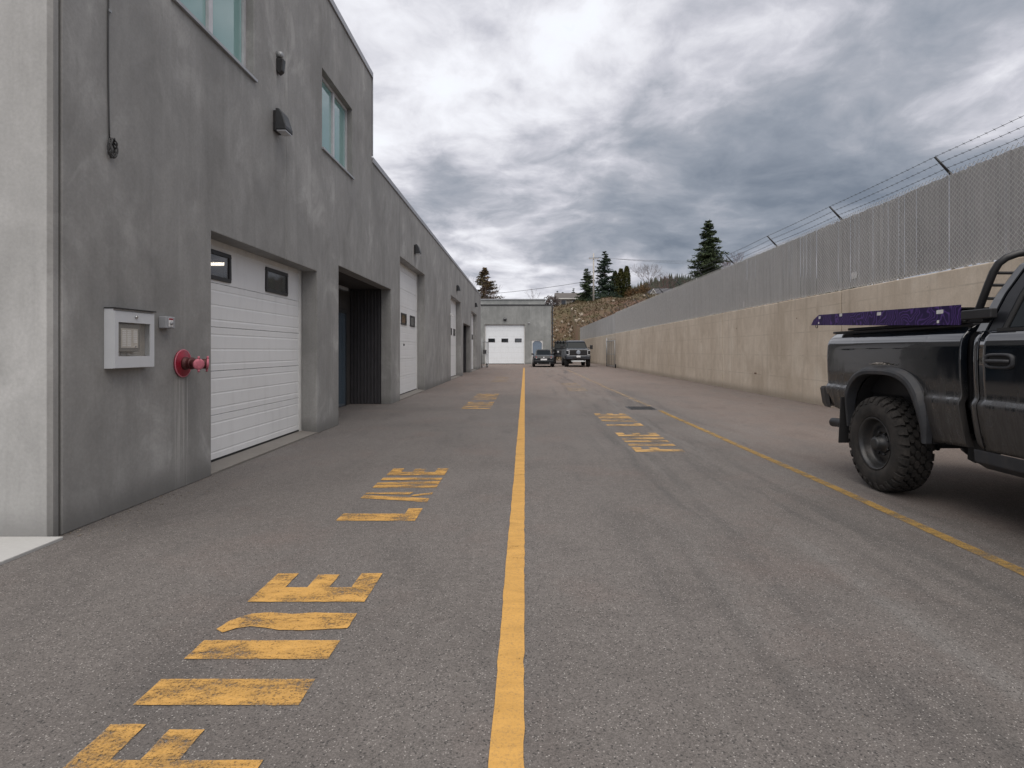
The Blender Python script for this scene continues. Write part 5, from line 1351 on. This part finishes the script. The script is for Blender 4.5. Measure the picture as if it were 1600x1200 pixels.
for s in (1, -1):
    for y in (-.75, -3.35): simple_wheel(J, (s * .86, y, .50), .50, .32, 'dark_steel')
    MB().lathe((s * .52, -.1, 1.22), (0, 1, 0), [(0, .11), (.03, .11), (.04, .09), (.05, 0)], 18).build('headlight', M['lens'], J)
    MB().box(min(s * .78, s * 1.06), max(s * .78, s * 1.06), -1.45, -.1, 1.12, 1.20).build('mudguard', M['black_plastic'], J, bevel=.03)
    MB().box(min(s * .90, s * 1.12), max(s * .90, s * 1.12), -1.9, -1.8, 1.55, 1.78).build('mirror', M['black_plastic'], J, bevel=.02)
gj = MB().box(-.36, .36, -.11, -.06, 1.02, 1.36).build('grille', M['black_plastic'], J)
for k in range(7): MB().box(-.30 + k * .09, -.26 + k * .09, -.062, -.045, 1.06, 1.32).build('grille_slot', M['dark_steel'], gj)
MB().loft([[(x, y, .72), (x, y + .1, .74), (x, y + .1, .92), (x, y, .94)] for x, y in ((-.9, -.1), (-.5, .06), (.5, .06), (.9, -.1))]).build('bumper', M['dark_steel'], J, bevel=.02)
for k in range(4): MB().lathe((-.45 + k * .3, -1.7, 2.36), (0, 1, 0), [(0, .09), (.07, .10), (.08, .08), (.08, 0)], 16).build('roof_lamp', M['dark_steel'], J)
MB().tube([(-.66, -2.0, 2.30), (-.66, -2.0, 2.40), (-.66, -3.8, 2.40), (.66, -3.8, 2.40), (.66, -2.0, 2.40), (.66, -2.0, 2.30)], .025, 6).build('roof_rack', M['black_plastic'], J)

# ================================================================== BEYOND: BANK, HOUSES, POLE, TREES
gz = lambda x, y: float(ground_z(np.array(x), np.array(y)))
# stones on the bank
vs, fs = [], []
ico = bmesh.new(); bmesh.ops.create_icosphere(ico, subdivisions=1, radius=1.0)
IV = np.array([v_.co[:] for v_ in ico.verts]); IF = np.array([[v_.index for v_ in f.verts] for f in ico.faces]); ico.free()
def stone(x, y, z, r):
    o = len(vs) if False else None
nst = 0; SV, SF = [], []
for i in range(420):
    y = rng.uniform(77, 100); x = rng.uniform(1, 32); r = .05 + .24 * rng.random() ** 4
    if rng.random() < .5: x = rng.uniform(2, 9); y = rng.uniform(77, 90)
    sc3 = rng.uniform(.6, 1.4, 3) * r; rot = np.array(Matrix.Rotation(rng.uniform(0, 6.3), 3, 'Z') @ Matrix.Rotation(rng.uniform(-.5, .5), 3, 'X'))
    P_ = (IV * (1 + rng.normal(0, .12, (len(IV), 1))) * sc3) @ rot.T + (x, y, gz(x, y) + r * .2)
    SV.append(P_); SF.append(IF + nst); nst += len(IV)
tag(npmesh('bank_stones', np.concatenate(SV), np.concatenate(SF), M['rock']), 'pale stones scattered over the brown earth bank', 'stones', kind='stuff')
# dry tufts on the bank
vs, fs = [], []
for i in range(8000):
    y = rng.uniform(77.5, 103); x = rng.uniform(0, 34); z = gz(x, y)
    for k in range(3):
        a = rng.uniform(0, 6.28); h = rng.uniform(.08, .34); wd = rng.uniform(.03, .08); o = len(vs); dx, dy = rng.normal(0, .15, 2)
        vs += [(x + wd * math.cos(a), y + wd * math.sin(a), z - .05), (x - wd * math.cos(a), y - wd * math.sin(a), z - .05), (x + dx, y + dy, z + h)]; fs.append((o, o + 1, o + 2))
tag(npmesh('bank_grass', vs, fs, M['dry_grass']), 'dry yellow grass tufts growing on the earth bank', 'grass', kind='stuff')

def leafy_mesh(pts, size, droop=0.3):
    """three-sided needle sprays at points; returns arrays"""
    pts = np.asarray(pts); n = len(pts)
    d1 = rng.normal(0, 1, (n, 3)); d1[:, 2] *= .45; d1[:, 2] -= droop; d1 /= np.linalg.norm(d1, axis=1)[:, None]
    d2 = rng.normal(0, 1, (n, 3)); d2 -= d1 * (d1 * d2).sum(1)[:, None]; d2 /= np.linalg.norm(d2, axis=1)[:, None]
    s = size * rng.uniform(.55, 1.35, (n, 1))
    a = pts - d1 * s * .4 + d2 * s * .28; b_ = pts - d1 * s * .4 - d2 * s * .28; c = pts + d1 * s
    V = np.stack([a, b_, c], 1).reshape(-1, 3)
    return V, np.arange(3 * n).reshape(-1, 3)
def conifer(x, y, ztop, rad, label, m='fir_needles', levels=34, start=.10, dens=9, zbase=None, gap=0.0, sz=1.0, power=.85, lean=0):
    zb = gz(x, y) if zbase is None else zbase
    H = ztop - zb; L = (x, y, zb)
    o = root('conifer_tree', L, label, 'tree')
    MB().tube([(0, 0, -.3), (.02 * H * lean, 0, H * .5), (.03 * H * lean, 0, H * .99)], [H * .018, H * .011, H * .002], 8).build('trunk', M['bark'], o)
    br = MB(); pts = []
    for i in range(levels):
        t = start + (1 - start) * (i + .5) / levels; z = H * t
        nb = 5 + int(rng.integers(0, 3))
        R_ = rad * ((1 - t) / (1 - start)) ** power * rng.uniform(.75, 1.12) + .12
        for k in range(nb):
            if rng.random() < gap: continue
            a = rng.uniform(0, 6.283); r_ = R_ * rng.uniform(.55, 1.12); up = rng.uniform(-.28, .12)
            tip = np.array((math.cos(a) * r_, math.sin(a) * r_, z + r_ * up)); base = np.array((0, 0, z))
            sag = r_ * .10
            mid_ = (tip + base) / 2 + (0, 0, -sag)
            br.tube([tuple(base), tuple(mid_), tuple(tip)], [.012 * H * (1 - t) * .35 + .012, .01, .005], 3, False)
            m_ = max(3, int(dens * r_ / rad * 1.6))
            for q_ in range(m_):
                f = (q_ + .6) / m_
                p = base * (1 - f) ** 2 + mid_ * 2 * f * (1 - f) + tip * f * f
                w_ = r_ * .16 * (1.1 - .5 * f)
                for _ in range(7): pts.append(p + rng.normal(0, 1, 3) * (w_, w_, w_ * .32) - (0, 0, abs(rng.normal(0, w_ * .3))))
    br.build('branches', M['bark'], o, fix=False)
    V, F = leafy_mesh(pts, rad * .075 * sz + .09)
    npmesh('crown', V, F, M[m], o)
    return o
P2 = lambda px, Y: (px - 820) / 880 * Y
ZP = lambda py, Y: 1.35 + (548 - py) / 880 * Y
conifer(P2(1107, 106), 106, ZP(344, 106), 4.0, 'tall dark fir standing alone above the fence', 'fir_needles', 34, .04, 13, power=.5, gap=.05)
conifer(P2(945, 116), 116, ZP(392, 116), 3.5, 'dark open-branched fir just right of the utility pole', 'fir_dark', 24, .06, 10, gap=.15, power=.6)
conifer(P2(917, 112), 112, ZP(419, 112), 2.5, 'smaller fir just left of the utility pole', 'fir_needles', 24, .05, 10, power=.5, gap=.05)
conifer(P2(757, 98), 98, ZP(418, 98), 3.6, 'brownish sparse fir behind the roof of the end building', 'fir_brown', 22, .15, 8, gap=.2, power=.8)
for px, py, Y, rad in ((871.0, 458, 135, 1.4), (879, 460, 138, 1.2), (896, 454, 140, 1.8)):
    conifer(P2(px, Y), Y, ZP(py - 4, Y), rad, {871.0: 'leftmost tiny fir top showing above the long low house', 879: 'second tiny fir top above the long low house', 896: 'widest tiny fir top above the long low house'}[px], 'fir_dark', 16, .1, 5)
def columnar(x, y, ztop, rad, label, m='cedar', n=5200):
    zb = gz(x, y); H = ztop - zb
    o = root('columnar_cedar', (x, y, zb), label, 'tree', 'columnar cedars on the bank')
    MB().tube([(0, 0, -.2), (0, 0, H * .8)], [.14, .03], 6).build('trunk', M['bark'], o)
    t = rng.random(n); a = rng.uniform(0, 6.283, n); rr = rad * np.sqrt(rng.uniform(.35, 1, n)) * np.clip(np.sin(np.pi * (t * .88 + .10)) ** .55, .05, 1) * (1 + .22 * np.sin(a * 3 + t * 9))
    V, F = leafy_mesh(np.stack([rr * np.cos(a), rr * np.sin(a), H * (.02 + .98 * t)], -1), .26, -.5)
    npmesh('crown', V, F, M[m], o)
columnar(P2(961, 118), 118, ZP(424, 118), .95, 'leftmost of the three columnar cedars right of the firs')
columnar(P2(970, 119), 119, ZP(420, 119), .95, 'middle one of the three columnar cedars right of the firs')
columnar(P2(979, 118), 118, ZP(416, 118), .90, 'rightmost and tallest of the three columnar cedars')
def bare(x, y, ztop, spread, label, m='bare_twigs', depth=6, seed=1, name='bare_tree', thick=.018, zbase=None):
    zb = gz(x, y) if zbase is None else zbase
    H = ztop - zb; r0 = random.Random(seed); o = root(name, (x, y, zb), label, 'tree')
    tr = MB(); cr = MB()
    def grow(p, d, l, r, k):
        q_ = p + d * l; (tr if k < 2 else cr).tube([p, (p + q_) / 2 + Vector((r0.gauss(0, .04), r0.gauss(0, .04), 0)) * l, q_], [r, r * .85, r * .7], 5 if k < 2 else 3, False)
        if k >= depth: return
        for _ in range(2 if r0.random() < .45 else 3):
            nd = (d + Vector((r0.gauss(0, .42) * spread, r0.gauss(0, .42) * spread, r0.gauss(.12, .22)))).normalized()
            grow(q_, nd, l * r0.uniform(.66, .86), r * .64, k + 1)
    grow(Vector((0, 0, -.2)), Vector((0, 0, 1)), H * .27, H * thick, 0)
    tr.build('trunk', M[m], o, fix=False); cr.build('crown', M[m], o, fix=False)
    zmax = max(v_[2] for v_ in cr.v); k = H / zmax
    for c in o.children: c.scale = (1, 1, k)
    return o
bare(P2(1013, 126), 126, ZP(409, 126), 1.0, 'bare grey leafless tree right of the cedars', depth=7, seed=4, thick=.014)
bare(P2(1150, 112), 112, ZP(391, 112), 1.15, 'reddish leafless tree behind the fence right of the tall fir', 'red_twigs', 7, 9, thick=.016)
bare(P2(1128, 114), 114, ZP(404, 114), 1.2, 'low reddish leafless tree beside the foot of the tall fir', 'red_twigs', 6, 21, thick=.016)
bare(P2(735, 80), 80, ZP(428, 80), .8, 'thin bare tree rising behind the left roofline', 'bare_twigs', 6, 5, thick=.010, zbase=0)
bare(P2(838, 92), 92, ZP(449, 92), .7, 'thin bare sapling above the roof of the end building', 'bare_twigs', 5, 6, thick=.008)
bare(P2(1042, 150), 150, ZP(424, 150), 1.3, 'reddish leafless tree beyond the white gabled house', 'red_twigs', 6, 13, thick=.014)
bare(P2(1062, 160), 160, ZP(428, 160), 1.4, 'wide reddish leafless tree left of the tall fir', 'red_twigs', 6, 17, thick=.014)
def bush(x, y, w_, h, label, m, n=1800, name='bush'):
    zb = gz(x, y); o = root(name, (x, y, zb), label, 'bush')
    u = rng.normal(0, 1, (n, 3)); u /= np.linalg.norm(u, axis=1)[:, None]; rr = rng.uniform(.55, 1.0, (n, 1)) * (1 + .2 * np.sin(u[:, :1] * 7 + u[:, 1:2] * 5))
    V, F = leafy_mesh(u * rr * (w_ / 2, w_ / 2.4, h / 2) + (0, 0, h * .48), .2, -.2)
    npmesh('crown', V, F, M[m], o)
    st = MB()
    for k in range(6):
        a = k * 1.05; st.tube([(0, 0, -.1), (math.cos(a) * w_ * .25, math.sin(a) * w_ * .2, h * .7)], [.05, .015], 4, False)
    st.build('stems', M['bark'], o, fix=False)
bush(P2(990, 112), 112, 3.4, 3.4, 'rust-brown hedge left of the white gabled house', 'brown_hedge', 2600, 'hedge')
bush(P2(1006, 113), 113, 3.2, 4.2, 'taller rust-brown shrub beside the white gabled house', 'brown_hedge', 2600)
bush(P2(862, 100), 100, 3.2, 2.4, 'round greyish bush at the corner of the end building roofline', 'grey_bush')
bush(P2(935, 108), 108, 4.0, 2.4, 'dark low shrub at the foot of the utility pole', 'fir_dark')
bush(P2(953, 110), 110, 4.5, 2.8, 'dark shrub under the open-branched fir', 'fir_dark')

# utility pole and wires
pxx, pyy = P2(927.5, 104), 104; pzb = gz(pxx, pyy)
U = root('utility_pole', (pxx, pyy, pzb), 'pale utility pole standing on top of the earth bank', 'pole'); L = tuple(U.location)
zt = ZP(396, 104)
MB().tube([(pxx, pyy, pzb - .5), (pxx, pyy, zt)], [.17, .12], 10).build('shaft', M['pole_wood'], U, off=L)
MB().box(pxx - .9, pxx + .9, pyy - .19, pyy - .07, zt - 1.05, zt - .93).build('crossarm', M['pole_wood'], U, off=L)
for d in (-.8, 0, .8):
    MB().lathe((pxx + d, pyy - .13, zt - .93), (0, 0, 1), [(0, .05), (.12, .06), (.2, .03), (.2, 0)], 8).build('insulator', M['grey_box'], U, off=L)
def wire(a, b_, sag, r, label):
    pts = [Vector(a).lerp(Vector(b_), t) - Vector((0, 0, sag * 4 * t * (1 - t))) for t in np.linspace(0, 1, 24)]
    return tag(MB().tube(pts, r, 4).build('power_line', M['cable'], fix=False), label, 'power line', 'power lines at the utility pole')
wire((pxx - .1, pyy, ZP(438, 104)), (P2(700, 120), 120, ZP(463, 120)), .5, .035, 'low dark cable running left from the utility pole')
wire((pxx - .8, pyy - .13, zt - .72), (P2(1250, 130), 130, ZP(402, 130)), .8, .016, 'left strand of the thin power line running right from the pole top')
wire((pxx, pyy - .13, zt - .72), (P2(1260, 131), 131, ZP(407, 131)), .8, .016, 'middle strand of the thin power line running right from the pole top')
wire((pxx + .8, pyy - .13, zt - .72), (P2(1270, 132), 132, ZP(412, 132)), .9, .016, 'right strand of the thin power line running right from the pole top')

# houses on the bank
def house(x0, x1, y0, y1, zb, ze, zr, label, wall, roof, along='x', over=.5, name='house'):
    xc, yc = (x0 + x1) / 2, (y0 + y1) / 2; L = (xc, yc, zb); o = root(name, L, label, 'house')
    MB().box(x0, x1, y0, y1, zb - 1, ze).build('wall', M[wall], o, off=L)
    if along == 'x':
        sl = (zr - ze) / ((y1 - y0) / 2)
        for s, ya in ((-1, y0 - over), (1, y1 + over)):
            zz = ze - over * sl
            MB().prism([(x0 - over, ya, zz), (x0 - over, yc, zr), (x0 - over, yc, zr + .16), (x0 - over, ya, zz + .16)], (x1 - x0 + 2 * over, 0, 0)).build('roof', M[roof], o, off=L)
        for xx in (x0, x1 - .15): MB().prism([(xx, y0, ze + .002), (xx, y1, ze + .002), (xx, yc, zr - .01)], (.15, 0, 0)).build('gable', M[wall], o, off=L)
        MB().box(x0 - over, x1 + over, y0 - over - .05, y0 - over - .005, ze - over * sl - .06, ze - over * sl + .16).build('fascia', M['house_white'], o, off=L)
        n = max(2, int((x1 - x0) / 2.2))
        for k in range(n):
            a = x0 + (x1 - x0) * (k + .25) / n
            w_ = MB().box(a, a + 1.1, y0 - .04, y0 - .003, ze - 1.5, ze - .35).build('window', M['house_white'], o, off=L)
            MB().box(a + .08, a + 1.02, y0 - .05, y0 - .041, ze - 1.42, ze - .43).build('pane', M['dark_glass'], w_, off=L)
    else:
        sl = (zr - ze) / ((x1 - x0) / 2)
        for xa in (x0 - over, x1 + over):
            zz = ze - over * sl
            MB().prism([(xa, y0 - over, zz), (xc, y0 - over, zr), (xc, y0 - over, zr + .16), (xa, y0 - over, zz + .16)], (0, y1 - y0 + 2 * over, 0)).build('roof', M[roof], o, off=L)
            MB().prism([(xa, y0 - over - .04, zz - .05), (xc, y0 - over - .04, zr - .05), (xc, y0 - over - .04, zr + .16), (xa, y0 - over - .04, zz + .16)], (0, .035, 0)).build('barge_board', M['house_white'], o, off=L)
        MB().prism([(x0, y0 + .0, ze + .002), (x1, y0, ze + .002), (xc, y0, zr - .02)], (0, .15, 0)).build('gable', M[wall], o, off=L)
        w_ = MB().box(xc - .55, xc + .55, y0 - .04, y0 - .003, ze - 1.3, ze - .2).build('window', M['house_white'], o, off=L)
        MB().box(xc - .47, xc + .47, y0 - .05, y0 - .041, ze - 1.22, ze - .28).build('pane', M['dark_glass'], w_, off=L)
    MB().box(xc + .3, xc + .9, yc + .4, yc + 1.0, zr - .6, zr + .25).build('chimney', M['house_tan'], o, off=L)
    return o
house(P2(872, 116), P2(924, 116), 116, 124, 7.9, ZP(466, 116), ZP(459, 120), 'long low tan house on top of the bank left of the pole', 'house_tan', 'roof_grey')
house(P2(1014, 108), P2(1026.5, 108), 108, 118, 9.8, ZP(462.5, 108), ZP(452.5, 108), 'white house with a pointed gable peeking over the fence', 'house_white', 'roof_shingle', 'y', .3)
house(P2(1030, 112), P2(1062, 112), 112, 120, 9.8, ZP(463, 112), ZP(452, 116), 'house wing with a dark shingle roof beside the white gable', 'house_white', 'roof_shingle', 'x', .3)
